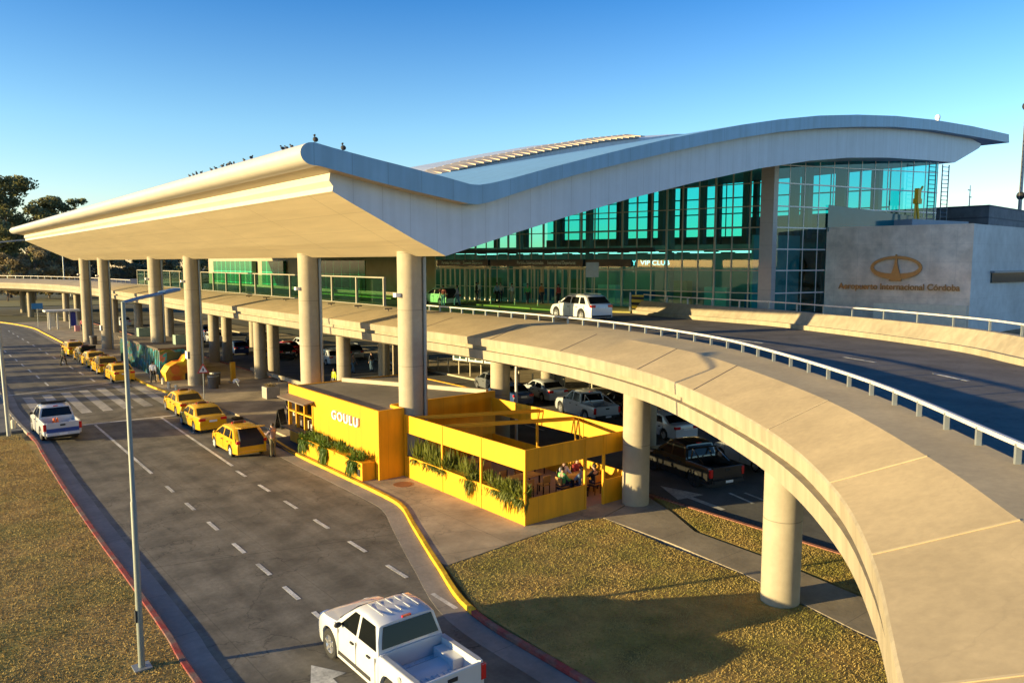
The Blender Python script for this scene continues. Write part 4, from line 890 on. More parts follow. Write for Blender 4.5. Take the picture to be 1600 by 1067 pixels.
nearpk = car('pickup', (8.95, 15.75), R(0), PW, 'large white double cab pickup with an empty bed, nearest vehicle in the foreground', 'pickup')
nearpk.scale = (.975,) * 3
pp = car('pickup', (6.85, 51.3), R(1), PW, 'white pickup with a blue tailgate stripe and roof light bar stopped at the crossing', 'pickup', detail=False)
q = MB().box(-.62, .62, -.12, .12, 1.84, 1.96).build('light_bar', DARK, pp); MB().box(-.80, .80, -2.632, -2.615, .58, .80).build('tailgate_stripe', mat('stripe_blue', (.02, .06, .25), .3), pp)
b = MB()
for x in (-.22, -.05): b.lathe([(.001, .45), (.03, .45), (.13, .02), (.18, 0), (.001, 0)], (x, -1.3, .72), n=10)
cn = b.build('traffic_cones', mat('cone_orange', (.9, .16, .01), .5), pp)
def taxi_kit(t, H_, k='sedan'):
    b = MB().box(-.26, .26, -.22, -.08, H_ + .0, H_ + .12); b.build('roof_sign', mat('taxi_sign_dark', (.1, .03, .02), .4), t, bevel=.02)
    b = MB()
    for s_ in (-1, 1): b.box(s_ * .3, s_ * .36, -.2, -.1, H_ + .0, H_ + .08)
    b.build('roof_lights', REDL, t)
GRP = 'yellow taxis waiting along the kerb'
taxis = [('hatch', 13.85, 40.6, 0, 'yellow hatchback taxi with its boot open beside the man at the kerb', True), ('sedan', 14.2, 47.9, -1, 'yellow sedan taxi second in line behind the open boot one', False), ('sedan', 14.75, 53.6, -1, 'yellow sedan taxi at the head of the near group by the crossing', False),
 ('sedan', 14.6, 72.0, 0, 'yellow sedan taxi nearest the crossing in the far row', False), ('hatch', 14.65, 78.0, 0, 'yellow taxi second from the crossing in the far row', False), ('sedan', 14.75, 83.4, 1, 'yellow taxi in the middle of the far row', False), ('sedan', 14.95, 88.6, 0, 'yellow taxi with its boot lid raised in the far row', True), ('hatch', 14.85, 95.0, 1, 'yellow taxi farthest away at the end of the far row', False)]
for kd, x, y, a, l, bo in taxis:
    t = car(kd, (x, y), R(a), PY, l, 'taxi', group=GRP, boot_open=bo, rimm=mat('rim_white', (.7, .68, .62), .4) if kd == 'hatch' else None, name='taxi_cab'); taxi_kit(t, KINDS[kd]['H'])
h12 = R(-12)
pk = car('pickup', (28.55, 22.25), R(-13), PB, 'black pickup with roll bar and glossy black paint under the curving ramp', 'pickup', detail=False, rimm=BLACK)
b = MB()
for s_ in (-1, 1): b.tube([(s_ * .72, -1.0, 1.1), (s_ * .66, -1.05, 1.62), (s_ * .2, -1.05, 1.66), (0, -1.05, 1.66)], .04, 8); b.tube([(s_ * .66, -1.05, 1.6), (s_ * .74, -1.9, 1.12)], .035, 8)
b.build('roll_bar', PB, pk)
car('sedan', (34.5, 28.9), R(-13), PW, 'white sedan behind the middle ramp column', 'car', name='parked_car')
car('hatch', (32.7, 21.7), R(-14), PS, 'silver grey car parked beyond the black pickup, partly behind the ramp column', 'car', name='parked_car')
pk = car('pickup', (34.6, 35.4), R(-13), PS, 'silver pickup with a bare bed seen above the yellow terrace', 'pickup', detail=False)
b = MB()
for s_ in (-1, 1): b.tube([(s_ * .72, -1.0, 1.1), (s_ * .66, -1.05, 1.68), (s_ * .2, -1.05, 1.70), (0, -1.05, 1.7)], .035, 8); b.tube([(s_ * .66, -1.05, 1.62), (s_ * .8, -2.3, 1.14)], .03, 8)
b.build('roll_bar', CHROME, pk)
lowcars = [('sedan', 38.0 - .6, 34.8, PB, 'black sedan to the right of the silver pickup'), ('sedan', 34.0, 42.6, PBL, 'dark blue sedan with red tail lights behind the grey lamp pole'), ('sedan', 37.0, 42.3, PS, 'silver sedan behind the silver pickup, above the terrace corner'), ('hatch', 36.3, 47.5, PG, 'dark grey hatchback in the second row beyond the silver sedan'),
 ('suv', 31.0, 77.2, PB, 'black off roader with a bright number plate under the canopy'), ('hatch', 33.3, 70.4, PW, 'white hatchback between the canopy columns'), ('suv', 36.3, 72.5, PG, 'dark van with lit red lights right of the white hatchback'), ('hatch', 29.0, 84.5, PBL, 'blue car behind the black off roader'), ('sedan', 33.2, 80.5, PR, 'red car between the black off roader and the dark van'),
 ('hatch', 25.2 + 2.3, 96, PW, 'white car farthest left under the canopy'), ('sedan', 30.8, 98, PS, 'silver sedan next to the farthest white car'), ('suv', 34.2, 92, PB, 'black suv in the far row under the elevated road'), ('sedan', 36.5, 84, PW, 'white sedan in the far row near the terminal pavement'), ('hatch', 28.5, 112, PG, 'grey hatchback far down the lower road'), ('sedan', 33, 108, PBL, 'dark blue sedan far down the lower road'), ('sedan', 36.2, 60.6, PG, 'dark grey sedan beside the terminal pavement bollards'), ('sedan', 28.0, 133, PW, 'white sedan alone at the far end of the lower road')]
for i, (kd, x, y, p, l) in enumerate(lowcars): car(kd, (x, y), R(-12 if y < 50 else -3), p, l, 'car', group='cars parked under the elevated road', detail=False, name='parked_car', mirrors=y < 60)
car('suv', (34.8, 36.2), R(-8), PW, 'white suv with red tail lights driving on the elevated road', 'car', z=6.3)
gh = car('hatch', (37.5, 56.6), R(-3), PGR, 'pale green hatchback with its tailgate raised on the elevated drop off', 'car', z=6.3, boot_open=True)
#@@PEOPLE
# ================================================================ PEOPLE
POSE = {}
def skinmesh(name, verts, edges, root=0, sub=1):
    me = bpy.data.meshes.new(name); me.from_pydata([v[0] for v in verts], edges, []); o = bpy.data.objects.new(name, me); C.objects.link(o)
    md = o.modifiers.new('s', 'SKIN'); md.use_smooth_shade = True; md.use_x_symmetry = False
    for i, v in enumerate(verts):
        sv_ = me.skin_vertices[0].data[i]; r_ = v[1]; sv_.radius = r_ if isinstance(r_, tuple) else (r_, r_); sv_.use_root = (i == root)
    ss = o.modifiers.new('u', 'SUBSURF'); ss.levels = sub; ss.render_levels = sub
    dg = bpy.context.evaluated_depsgraph_get(); m2 = bpy.data.meshes.new_from_object(o.evaluated_get(dg)); bpy.data.objects.remove(o); bpy.data.meshes.remove(me); m2.name = name
    m2.materials.clear(); m2.materials.append(SKIN); return m2
def pose(kind):
    if kind in POSE: return POSE[kind]
    sit = kind == 'sit'; zp = .52 if sit else .95
    J = {'pel': (0, 0, zp), 'wai': (0, .0, zp + .17), 'che': (0, .0, zp + .38), 'nck': (0, .01, zp + .55), 'hdb': (0, .03, zp + .62), 'hdt': (0, .02, zp + .76)}
    for s_, n in ((-1, 'l'), (1, 'r')):
        J['sh' + n] = (s_ * .19, 0, zp + .47)
        f = s_ if kind == 'walk' else 0
        if kind == 'bend' or sit: J['el' + n] = (s_ * .25, .14, zp + .24); J['wr' + n] = (s_ * .16, .36, zp + .26)
        elif kind == 'up' and s_ > 0: J['el' + n] = (s_ * .32, .12, zp + .30); J['wr' + n] = (s_ * .2, .22, zp + .52)
        else: J['el' + n] = (s_ * .25, -.03 - .09 * f, zp + .20); J['wr' + n] = (s_ * .26, .06 - .16 * f, zp - .05)
        J['hp' + n] = (s_ * .09, 0, zp - .04)
        if sit: J['kn' + n] = (s_ * .12, .44, .50); J['an' + n] = (s_ * .12, .42, .08); J['to' + n] = (s_ * .13, .58, .04)
        else: J['kn' + n] = (s_ * .10, .04 + .16 * f, .50); J['an' + n] = (s_ * .11, .0 + (.22 if f > 0 else -.26 if f < 0 else 0), .08); J['to' + n] = (s_ * .12, .15 + (.24 if f > 0 else -.26 if f < 0 else 0), .035)
    names = list(J); RAD = {'pel': (.15, .11), 'wai': (.13, .095), 'che': (.155, .105), 'nck': .055, 'hdb': (.072, .085), 'hdt': (.07, .08)}
    for n in 'lr': RAD.update({'sh' + n: .058, 'el' + n: .043, 'wr' + n: .03, 'hp' + n: .085, 'kn' + n: .058, 'an' + n: .038, 'to' + n: .035})
    E_ = [('pel', 'wai'), ('wai', 'che'), ('che', 'nck'), ('nck', 'hdb'), ('hdb', 'hdt')]
    for n in 'lr': E_ += [('che', 'sh' + n), ('sh' + n, 'el' + n), ('el' + n, 'wr' + n), ('pel', 'hp' + n), ('hp' + n, 'kn' + n), ('kn' + n, 'an' + n), ('an' + n, 'to' + n)]
    vs = [(J[n], RAD[n]) for n in names]; ed = [(names.index(a), names.index(b)) for a, b in E_]
    hdb = names.index('hdb'); vs.append(((0, .13, zp + .665), .016)); ed.append((hdb, len(vs) - 1))
    for s_, n in ((-1, 'l'), (1, 'r')):   # hand: palm + five fingers
        w_ = Vector(J['wr' + n]); e = Vector(J['el' + n]); d = (w_ - e).normalized(); side = Vector((0, 1, 0)) if abs(d.y) < .8 else Vector((-s_, 0, 0)); palm = w_ + d * .07
        vs.append((tuple(palm), (.035, .018))); pi_ = len(vs) - 1; ed.append((names.index('wr' + n), pi_))
        for q, ln in zip((-.028, -.009, .01, .028), (.055, .075, .07, .062)):
            a = palm + side * q + d * .03; b = a + d * ln + Vector((-s_ * .012, 0, 0)); vs.append((tuple(a), .009)); vs.append((tuple(b), .008)); ed += [(pi_, len(vs) - 2), (len(vs) - 2, len(vs) - 1)]
        a = w_ + d * .045 + side * .045; vs.append((tuple(a), .010)); ed.append((pi_, len(vs) - 1))
    body = skinmesh('person', vs, ed)
    g = .022
    def grow(keys, ee, rr): return skinmesh('cloth', [(J[k_], rr[k_]) for k_ in keys], [(keys.index(a), keys.index(b)) for a, b in ee])
    shirt = grow(['pel', 'wai', 'che', 'nck', 'shl', 'shr', 'ell', 'elr', 'wrl', 'wrr'], [('pel', 'wai'), ('wai', 'che'), ('che', 'nck'), ('che', 'shl'), ('che', 'shr'), ('shl', 'ell'), ('shr', 'elr'), ('ell', 'wrl'), ('elr', 'wrr')],
        {'pel': (.17, .13), 'wai': (.16, .125), 'che': (.18, .13), 'nck': .062, 'shl': .078, 'shr': .078, 'ell': .062, 'elr': .062, 'wrl': .04, 'wrr': .04})
    kk = ['pel'] + [a + n for n in 'lr' for a in ('hp', 'kn', 'an')]
    trs = grow(kk, [('pel', 'hpl'), ('pel', 'hpr'), ('hpl', 'knl'), ('hpr', 'knr'), ('knl', 'anl'), ('knr', 'anr')], {'pel': (.165, .125), 'hpl': .105, 'hpr': .105, 'knl': .078, 'knr': .078, 'anl': .06, 'anr': .06})
    hb = MB().ell((0, -.005, zp + .735), (.092, .105, .095), n=7); hb.v = [(x, y, max(z, zp + .66 + max(0, y) * .9)) for x, y, z in hb.v]
    sh = MB()
    for n in 'lr': a = Vector(J['an' + n]); b = Vector(J['to' + n]); sh.ell(((a.x + b.x) / 2, (a.y + b.y) / 2, .05), (.05, .14, .05), n=6)
    ho = hb.build('hair', HAIR, smooth=60); hm = ho.data; bpy.data.objects.remove(ho); so2 = sh.build('shoes', BLACK, smooth=60); sm = so2.data; bpy.data.objects.remove(so2)
    POSE[kind] = (body, shirt, trs, hm, sm); return POSE[kind]
def person(x, y, z, rz, kind, top, leg, label, hair=(.02, .014, .01), sc_=1.0, group=None):
    me = pose(kind)
    root = bpy.data.objects.new('person', me[0]); C.objects.link(root); root.location = (x, y, z); root.rotation_euler = (0, 0, rz); root.scale = (sc_,) * 3; tag(root, label, 'person', group)
    for nm, d, m in (('top', me[1], top), ('trousers', me[2], leg), ('hair', me[3], None), ('shoes', me[4], None)):
        o = bpy.data.objects.new(nm, d); C.objects.link(o); o.parent = root
        if not d.materials: d.materials.append(top)
        if m: o.material_slots[0].link = 'OBJECT'; o.material_slots[0].material = m
    return root
def cl(n, c): return mat('cloth_' + n, c, .85, .12, 14)
person(14.75, 38.05, .006, R(20), 'bend', cl('mauve', (.20, .15, .16)), cl('olive', (.16, .14, .07)), 'man in a greyish jumper and olive trousers at the open boot of the taxi')
person(12.45, 85.3, .006, R(-60), 'walk', cl('dark_green', (.05, .06, .03)), cl('black', (.02, .02, .02)), 'person in dark clothes standing in the road beside the far taxis')
person(16.25, 67.5, .13, R(-30), 'walk', cl('white', (.7, .7, .72)), cl('black', (.02, .02, .02)), 'person in a white shirt and black shorts in front of the mural container')
person(21.0, 125.5, .13, R(150), 'stand', cl('pink', (.5, .12, .16)), cl('navy', (.03, .04, .10)), 'person with a pink top beside the bus shelter')
person(26.5, 55.2, .0, R(100), 'stand', cl('hivis', (.65, .75, .02)), cl('grey', (.08, .08, .08)), 'worker in a yellow hi-vis vest behind the cafe roof')
person(32.05, 62.9, .0, R(200), 'walk', cl('greyknit', (.2, .18, .17)), cl('jeans', (.10, .18, .28)), 'pedestrian in a grey top and light jeans between the columns')
person(34.0, 63.0, .0, R(10), 'stand', cl('darkblue', (.03, .04, .06)), cl('jeans', (.10, .18, .28)), 'pedestrian in dark clothes right of the dark van')
person(18.9, 46.0, .13, R(-140), 'stand', cl('black', (.02, .02, .02)), cl('charcoal', (.04, .04, .05)), 'person in black beside the cafe serving window')
person(17.7, 41.6, .13, R(150), 'bend', cl('cream', (.6, .55, .42)), cl('beige', (.4, .35, .28)), 'person in cream clothes leaning at the cafe counter corner')
Z6 = 6.3
ppl = [(36.0, 54.0, 'up', 'maroon', (.20, .05, .04), 'jeans', 'person in a reddish top behind the pale green hatchback'), (37.2, 53.7, 'walk', 'lilac', (.35, .3, .38), 'jeans', 'person in a pale top and jeans behind the raised tailgate'), (41.8, 57.2, 'stand', 'black', (.02, .02, .02), 'charcoal', 'person in black with long hair near the left entrance'),
 (43.4, 58.9, 'stand', 'white', (.7, .7, .72), 'jeans', 'person in white at the left entrance doors'), (42.3, 54.8, 'walk', 'sky', (.25, .4, .5), 'black', 'person in a light blue top walking past the entrances'), (43.2, 55.4, 'stand', 'cream', (.6, .55, .42), 'navy', 'person in cream between the two entrances'),
 (42.6, 53.0, 'bend', 'white', (.7, .7, .72), 'beige', 'person in white beside the middle bollard of the drop off'), (44.0, 50.6, 'stand', 'orange', (.6, .2, .06), 'charcoal', 'person in an orange top by the right entrance'), (43.6, 48.0, 'stand', 'red', (.4, .05, .04), 'black', 'person in red near the end of the right entrance'), (42.9, 51.2, 'walk', 'greenshirt', (.1, .4, .12), 'charcoal', 'person in a green shirt in front of the right entrance')]
for x, y, kd, cn_, cc, lg, l in ppl: person(x, y, 6.42 if x > 38 else Z6, R(rnd.uniform(0, 360)), kd, cl(cn_, cc), MATS.get('cloth_' + lg) or cl(lg, (.3, .3, .3)), l, group='travellers at the drop off')
for x, y, a, cn_, l in [(22.2, 22.9, 0, 'bluegrey', 'diner in a blue grey top with their back to the terrace entrance'), (22.9, 22.85, 5, 'black', 'diner in black seated on the near side of the end table'), (22.3, 24.15, 180, 'white', 'diner in white seated on the far side of the end table'), (23.1, 24.15, 175, 'red', 'diner in red on the far side of the end table, right'), (21.55, 23.4, -90, 'greenshirt', 'diner in a green top at the left head of the end table')]:
    chair(x, y, R(a), 'chair under the ' + l.split(' seated')[0].split(' with')[0].split(' on')[0].split(' at')[0]); person(x, y - .0, .135 - .04, R(a), 'sit', MATS.get('cloth_' + cn_) or cl(cn_, (.18, .25, .33)), cl('navy', (.03, .04, .10)), l, group='diners on the terrace')
# ================================================================ BIRDS
def bird():
    b = MB().ell((0, 0, .14), (.07, .13, .08), n=6); b.ell((0, .11, .24), (.04, .05, .045), n=5); b.add([(-.04, -.10, .13), (.04, -.10, .13), (.03, -.27, .09), (-.03, -.27, .09)], [(0, 1, 2, 3)])
    b.add([(0, .15, .25), (.012, .15, .235), (-.012, .15, .235), (0, .20, .235)], [(0, 1, 3), (0, 3, 2), (1, 2, 3)])
    for s_ in (-1, 1): b.tube([(s_ * .025, 0, .0), (s_ * .025, 0, .09)], .008, 4)
    return b.build('pigeon', mat('bird_dark', (.03, .028, .03), .7), smooth=60)
bd = bird(); tag(bd, 'dark pigeon perched on the white front edge of the canopy roof', 'bird', 'pigeons on the roof edge'); first = True
edge = lambda px: 27.15 + (470 - px) * .0435 + max(0, (400 - px)) * .03
spots = [(302, 0), (308, 0), (313, 1), (320, 0), (336, 0), (343, 0), (353, 1), (360, 0), (363, 1), (367, 0), (371, 0), (387, 0), (398, 1), (447, 1), (453, 0), (461, 0)]
for px, up_ in spots:
    az = R(38.80) + math.atan((px - 800) / 1206.3); y = 12.35 / math.tan(az)
    o = bd if first else bd.copy()
    if not first: C.objects.link(o)
    first = False; o.location = (12.35, y, 14.38); o.rotation_euler = (0, 0, rnd.uniform(0, 6)); o.scale = (.75,) * 3 if up_ else (.6,) * 3
for (x, y, z, s_, l) in [(12.5, 27.3, 14.38, 1.0, 'large dark bird standing on the very corner of the canopy roof'), (13.6, 27.25, 14.17, 1.0, 'dark bird alone on the side edge of the roof right of the corner')]:
    o = bd.copy(); C.objects.link(o); o.location = (x, y, z); o.scale = (s_ * .8, s_ * .8, s_ * 1.2); o.rotation_euler = (R(25), 0, R(60)); o['label'] = l; del o['group']
#@@FURNITURE
# ================================================================ STREET FURNITURE
# foreground lamp post with long arm
LP = thing('street_lamp', 'tall grey street lamp on the left lawn with one long arm over the road', 'street lamp', (4.17, 19.72, .08))
MB().tube([(0, 0, 0), (0, 0, 4.2), (0, 0, 4.22), (0, 0, 9.0)], [.08, .072, .06, .048], 12).build('pole', mat('lamp_pole_grey', (.20, .22, .19), .5, .1, 6), LP, smooth=40)
MB().box(-.2, .2, -.2, .2, 0, .05).build('base_plate', GALV, LP); MB().box(-.1, -.07, -.06, .06, 1.2, 1.5).build('access_hatch', DARK, LP)
b = MB(); b.tube([(0, 0, 8.98), (.5, .55, 9.06), (1.35, 1.5, 9.14)], .045, 8); b.build('arm', mat('arm_blue_grey', (.10, .18, .26), .5), LP)
b = MB(); b.beam((1.2, 1.35, 9.14), (1.75, 1.95, 9.20), .22, .09); b.build('lamp_head', mat('arm_blue_grey', ()), LP, bevel=.03)
LP = thing('street_lamp', 'tall slim street lamp cut off by the left edge of the photo', 'street lamp', (4.64, 51.9, .08))
MB().tube([(0, 0, 0), (-.25, 0, 11)], [.12, .07], 12).build('pole', GALV, LP, smooth=40); b = MB().beam((-.25, 0, 11), (1.4, 0, 11.2), .08, .08); b.build('arm', GALV, LP)
LP = thing('street_lamp', 'pale street lamp with a curved top beside the ramp column behind the terrace', 'street lamp', (26.6, 32.7, .0))
MB().tube([(0, 0, 0), (0, 0, 4.0), (.06, .05, 4.35), (.25, .15, 4.6), (.55, .3, 4.66), (.8, .42, 4.6)], .09, 10).build('pole', mat('pole_pale', (.6, .57, .52), .5), LP, smooth=50)
MB().ell((.9, .48, 4.56), (.22, .14, .07), n=6).build('lamp_head', GALV, LP, smooth=50)
for (x, y, h, l) in [(41, 260, 15, 'distant street lamp in front of the eucalyptus trees, nearest the left edge'), (58, 250, 11, 'distant street lamp beyond the elevated road end'), (27.3, 180, 14, 'distant street lamp standing on the far curve')]:
    t = thing('street_lamp', l, 'street lamp', (x, y, 0)); MB().tube([(0, 0, 0), (0, 0, h)], [.14, .08], 8).build('pole', GALV, t); MB().beam((0, 0, h), (2.0, -.6, h + .1), .2, .14).build('lamp_head', GALV, t)
# signs
def signpost(x, y, z, h, label, kind, rz=0):
    t = thing('road_sign', label, 'sign', (x, y, z), rz); MB().tube([(0, 0, 0), (0, 0, h)], .035, 8).build('pole', GALV, t)
    if kind == 'tri':
        p = [(-.42, h - .2), (.42, h - .2), (0, h + .52)]; b = MB().add([(x_, -.05, z_) for x_, z_ in p] + [(x_, -.03, z_) for x_, z_ in p], [(0, 1, 2), (3, 5, 4), (0, 3, 4, 1), (1, 4, 5, 2), (2, 5, 3, 0)]); b.build('plate', mat('sign_red', (.45, .06, .05), .5), t)
        p = [(-.28, h - .12), (.28, h - .12), (0, h + .36)]; MB().add([(x_, -.056, z_) for x_, z_ in p], [(0, 1, 2)]).build('face', PLATE, t)
        MB().box(-.05, .05, -.062, -.058, h - .05, h + .16).build('pictogram', PBL, t)
    elif kind == 'round':
        MB().lathe([(.001, -.03), (.36, -.03), (.36, .0), (.001, 0)], (0, 0, 0), n=24).build('plate', PB, t); t.children[-1].rotation_euler = (R(90), 0, 0); t.children[-1].location = (0, -.03, h)
        b = MB().box(-.2, .2, -.075, -.065, h - .09, h + .03); b.box(-.13, .13, -.075, -.065, h + .03, h + .12); b.box(-.17, -.08, -.075, -.065, h - .15, h - .09); b.box(.08, .17, -.075, -.065, h - .15, h - .09); b.build('pictogram', PLATE, t)
    elif kind == 'noped':
        MB().lathe([(.001, -.03), (.4, -.03), (.4, .0), (.001, 0)], n=24).build('plate', REDL, t); t.children[-1].rotation_euler = (R(90), 0, 0); t.children[-1].location = (0, -.03, h)
        MB().box(-.26, .26, -.08, -.066, h - .05, h + .05).build('bar', PLATE, t); MB().box(-.4, .4, -.05, -.03, h - .95, h - .5).build('lower_plate', PLATE, t)
    elif kind == 'board': MB().box(-.52, .52, -.05, .0, h - 1.1, h + .1).build('plate', mat('board_grey', (.42, .48, .52), .5), t)
    elif kind == 'blue': MB().box(-.75, .75, -.05, .0, h - .5, h + .4).build('plate', mat('board_blue', (.03, .22, .42), .5), t)
    elif kind == 'yellow': MB().lathe([(.001, -.03), (.4, -.03), (.4, 0), (.001, 0)], n=6).build('plate', YEL, t); t.children[-1].rotation_euler = (R(90), 0, 0); t.children[-1].location = (0, -.03, h)
    return t
signpost(16.9, 56.3, .12, 2.2, 'triangular warning sign with a red border on a thin pole', 'tri', R(-15)); signpost(16.65, 48.8, .12, 2.4, 'round black sign with a white taxi symbol', 'round', R(-15))
signpost(29.5, 49.0, 6.3, 3.2, 'round red sign above a white plate by the glass windbreak end', 'noped', R(-25)); signpost(44.2, 44.6, 6.3, 3.6, 'blank grey rectangular board on a pole near the terminal doors', 'board', R(-40))
signpost(15.0 + 2.2, 139, .1, 3.2, 'blue sign near the bus shelter on the far kerb', 'blue'); signpost(17.6, 106, .12, 2.0, 'round yellow sign at the foot of the farthest canopy column', 'yellow', R(-10))
# striped barrier board
SB = thing('barrier_board', 'yellow and black striped hazard board at the start of the far parapet', 'barrier', (42.4, 38.8, 6.3), R(-40))
MB().box(-.06, .06, -.06, .06, 0, 1.5).build('post', GALV, SB); b = MB().box(.1, 1.0, -.03, .03, .3, 1.3); b.build('board', mat('hazard', (.55, .38, .02), .6, .05, 3, lines=[((.5, .5, 1), .42, .21, .05)]), SB)
# bus shelter
BS = thing('bus_shelter', 'small white framed bus shelter with a flat roof and blue poster', 'shelter', (19.3, 131, .12), R(0))
for (x, y) in [(-1.6, 0), (-.6, 0), (1.0, 0), (1.9, 0), (-1.6, 1.4), (1.9, 1.4)]: MB().box(x - .09, x + .09, y - .09, y + .09, 0, 2.6).build('post', mat('shelter_white', (.75, .72, .62), .5), BS)
MB().box(-2.2, 2.4, -.6, 2.0, 2.6, 2.85).build('roof', mat('shelter_white', ()), BS); MB().box(-1.5, -.7, 1.35, 1.42, .3, 2.4).build('back_panel', mat('shelter_glass', (.5, .5, .48), .3), BS); MB().box(1.08, 1.82, -.05, .03, .4, 2.5).build('poster', mat('poster_blue', (.02, .04, .3), .4), BS)
SU = thing('suitcase', 'pink suitcase standing by the bus shelter', 'suitcase', (20.2, 124.6, .12)); MB().box(-.35, .35, -.2, .2, .06, .9).build('shell', mat('case_pink', (.7, .3, .32), .5), SU, bevel=.08); MB().tube([(-.15, 0, .9), (-.15, 0, 1.2), (.15, 0, 1.2), (.15, 0, .9)], .015, 6).build('handle', DARK, SU)
# mural container
MC = thing('mural_container', 'long container kiosk painted with a colourful mural, brown flat roof', 'kiosk', (17.3, 69.5, .12))
mm = bpy.data.materials.new('mural_paint'); mm.use_nodes = True; N_ = mm.node_tree.nodes; L2 = mm.node_tree.links; g0 = N_.new("ShaderNodeNewGeometry"); no = N_.new("ShaderNodeTexNoise"); no.inputs["Scale"].default_value = .55; no.inputs["Detail"].default_value = 2; no.inputs["Distortion"].default_value = 1.5
cr = N_.new("ShaderNodeValToRGB"); cr.color_ramp.interpolation = 'CONSTANT'; L2.new(g0.outputs["Position"], no.inputs["Vector"]); L2.new(no.outputs[0], cr.inputs[0]); L2.new(cr.outputs[0], N_["Principled BSDF"].inputs["Base Color"])
els = cr.color_ramp.elements; els[0].color = (.01, .06, .05, 1); els[1].position = .38; els[1].color = (.03, .14, .07, 1)
for p, c in [(.47, (.02, .10, .22, 1)), (.52, (.02, .32, .38, 1)), (.57, (.35, .14, .14, 1)), (.62, (.10, .16, .04, 1)), (.70, (.4, .32, .05, 1))]: e = els.new(p); e.color = c
mb = MB(); mb.box(0, 3.4, 0, 14.5, 0, 2.45); mb.build('body', mm, MC); MB().box(-.15, 3.6, -.15, 14.6, 2.45, 2.6).build('roof', mat('container_roof', (.11, .085, .06), .9), MC)
b = MB()
for k in range(26): b.box(-.05, .0, .3 + k * .55, .42 + k * .55, .05, 2.4)
b.build('ribs', mat('rib_green', (.03, .11, .08), .6), MC)
MB().box(.6, 1.8, -.04, 0, 1.3, 2.2).build('shutter', mat('shutter_green', (.05, .09, .04), .6), MC)
for x, y, l in [(1.9, 2.0, 'pale green cooling box on the near end of the container roof'), (1.2, 12.0, 'pale green cooling box on the far end of the container roof')]:
    t = thing('cooling_unit', l, 'cooler', (17.3 + x, 69.5 + y, 2.72)); MB().box(0, 1.3, 0, .9, 0, .85).build('case', mat('unit_green', (.22, .30, .22), .6), t, bevel=.03); MB().lathe([(.001, 0), (.3, 0), (.3, .04), (.001, .04)], (.65, .45, .85), n=16).build('fan', DARK, t)
SL = thing('food_stall', 'yellow and orange painted food stall with a rounded front beside the mural container', 'stall', (18.9, 67.6, .12)); 
prof_ = [(-1.6, 0), (-1.65, .7), (-1.3, 1.2), (-.7, 1.5), (-.2, 1.55), (.1, 2.0), (.8, 2.2), (1.3, 2.0), (1.4, 0)]
b = MB(); n = len(prof_); b.add([(x, 0, z) for x, z in prof_] + [(x, 1.6, z) for x, z in prof_], [tuple(range(n)), tuple(range(n, 2 * n))] + [(i, (i + 1) % n, n + (i + 1) % n, n + i) for i in range(n)]); b.build('body', mat('stall_paint', (.70, .48, .02), .5, .1, 2, big=((.55, .11, .01), .9)), SL)
MB().box(-.1, 1.1, -.04, 0, 0, .55).build('wheel_well', DARK, SL); b = MB().lathe([(.001, 0), (.34, 0), (.34, .04), (.001, .04)], n=18); q = b.build('roundel', mat('stall_orange', (.65, .16, .02), .5), SL); q.rotation_euler = (R(90), 0, 0); q.location = (-.85, 0, .85)
# bollards
BOL = mat('bollard_cream', (.62, .55, .40), .7)
def bollard(x, y, z, h, r, label, grp, first=[None, None]):
    o = MB().lathe([(.001, 0), (r, 0), (r, h * .7), (r * 1.15, h * .72), (r * .8, h * .95), (.001, h)], n=14).build('bollard', BOL, loc=(x, y, z), smooth=30); return tag(o, label, 'bollard', grp)
b0 = bollard(16.85, 70.6, .12, .55, .13, 'short cream bollard on the pavement by the yellow kerb', 'short bollards behind the crossing')
for (x, y) in [(16.75, 68.4), (16.7, 66.3), (16.45, 63.6), (16.45, 61.6)]: o = b0.copy(); C.objects.link(o); o.location = (x, y, .12)
b1 = MB().tube([(0, 0, 0), (0, 0, 1.1)], .06, 10); b1.ell((0, 0, 1.12), (.08, .08, .08), n=6); b1 = b1.build('bollard', mat('bollard_slim', (.5, .44, .3), .5), loc=(38.75, 60.8, .12)); tag(b1, 'slim post in the row along the terminal ground floor pavement', 'bollard', 'slim posts along the lower pavement')
for y in (59.1, 57.4, 55.7, 54.0, 52.4, 50.6, 48.9, 47.3, 45.6, 42, 39, 36): o = b1.copy(); C.objects.link(o); o.location = (38.75, y, .12)
b2 = MB().tube([(0, 0, 0), (0, 0, 2.9)], .05, 8).build('drop_off_pole', mat('pole_green', (.30, .32, .18), .5), loc=(40.4, 53.2, 6.42)); tag(b2, 'thin pole standing on the drop off pavement before the doors', 'pole', 'thin poles at the drop off')
for (x, y) in [(41.0, 50.6), (41.5, 48.2), (42.1, 45.9), (39.8, 55.9)]: o = b2.copy(); C.objects.link(o); o.location = (x, y, 6.42)
lb = thing('garden_lamp', 'small lamp post with a round globe behind the dark sedans', 'lamp', (39.1, 39.6, .12)); MB().tube([(0, 0, 0), (0, 0, 1.3)], .06, 8).build('post', DARK, lb); MB().ell((0, 0, 1.42), (.17, .17, .17)).build('globe', mat('globe_cream', (.7, .6, .45), .4), lb, smooth=60)
# left side bollards at the drive
for i, (x, y) in enumerate([(4.7, 61.8), (4.6, 58.5), (5.0, 55.8), (5.1, 54.2)]):
    o = b0.copy(); C.objects.link(o); o.location = (x, y, .08); o['label'] = 'short cream bollard beside the left lamp post and the side drive'; o['group'] = 'short bollards at the side drive'
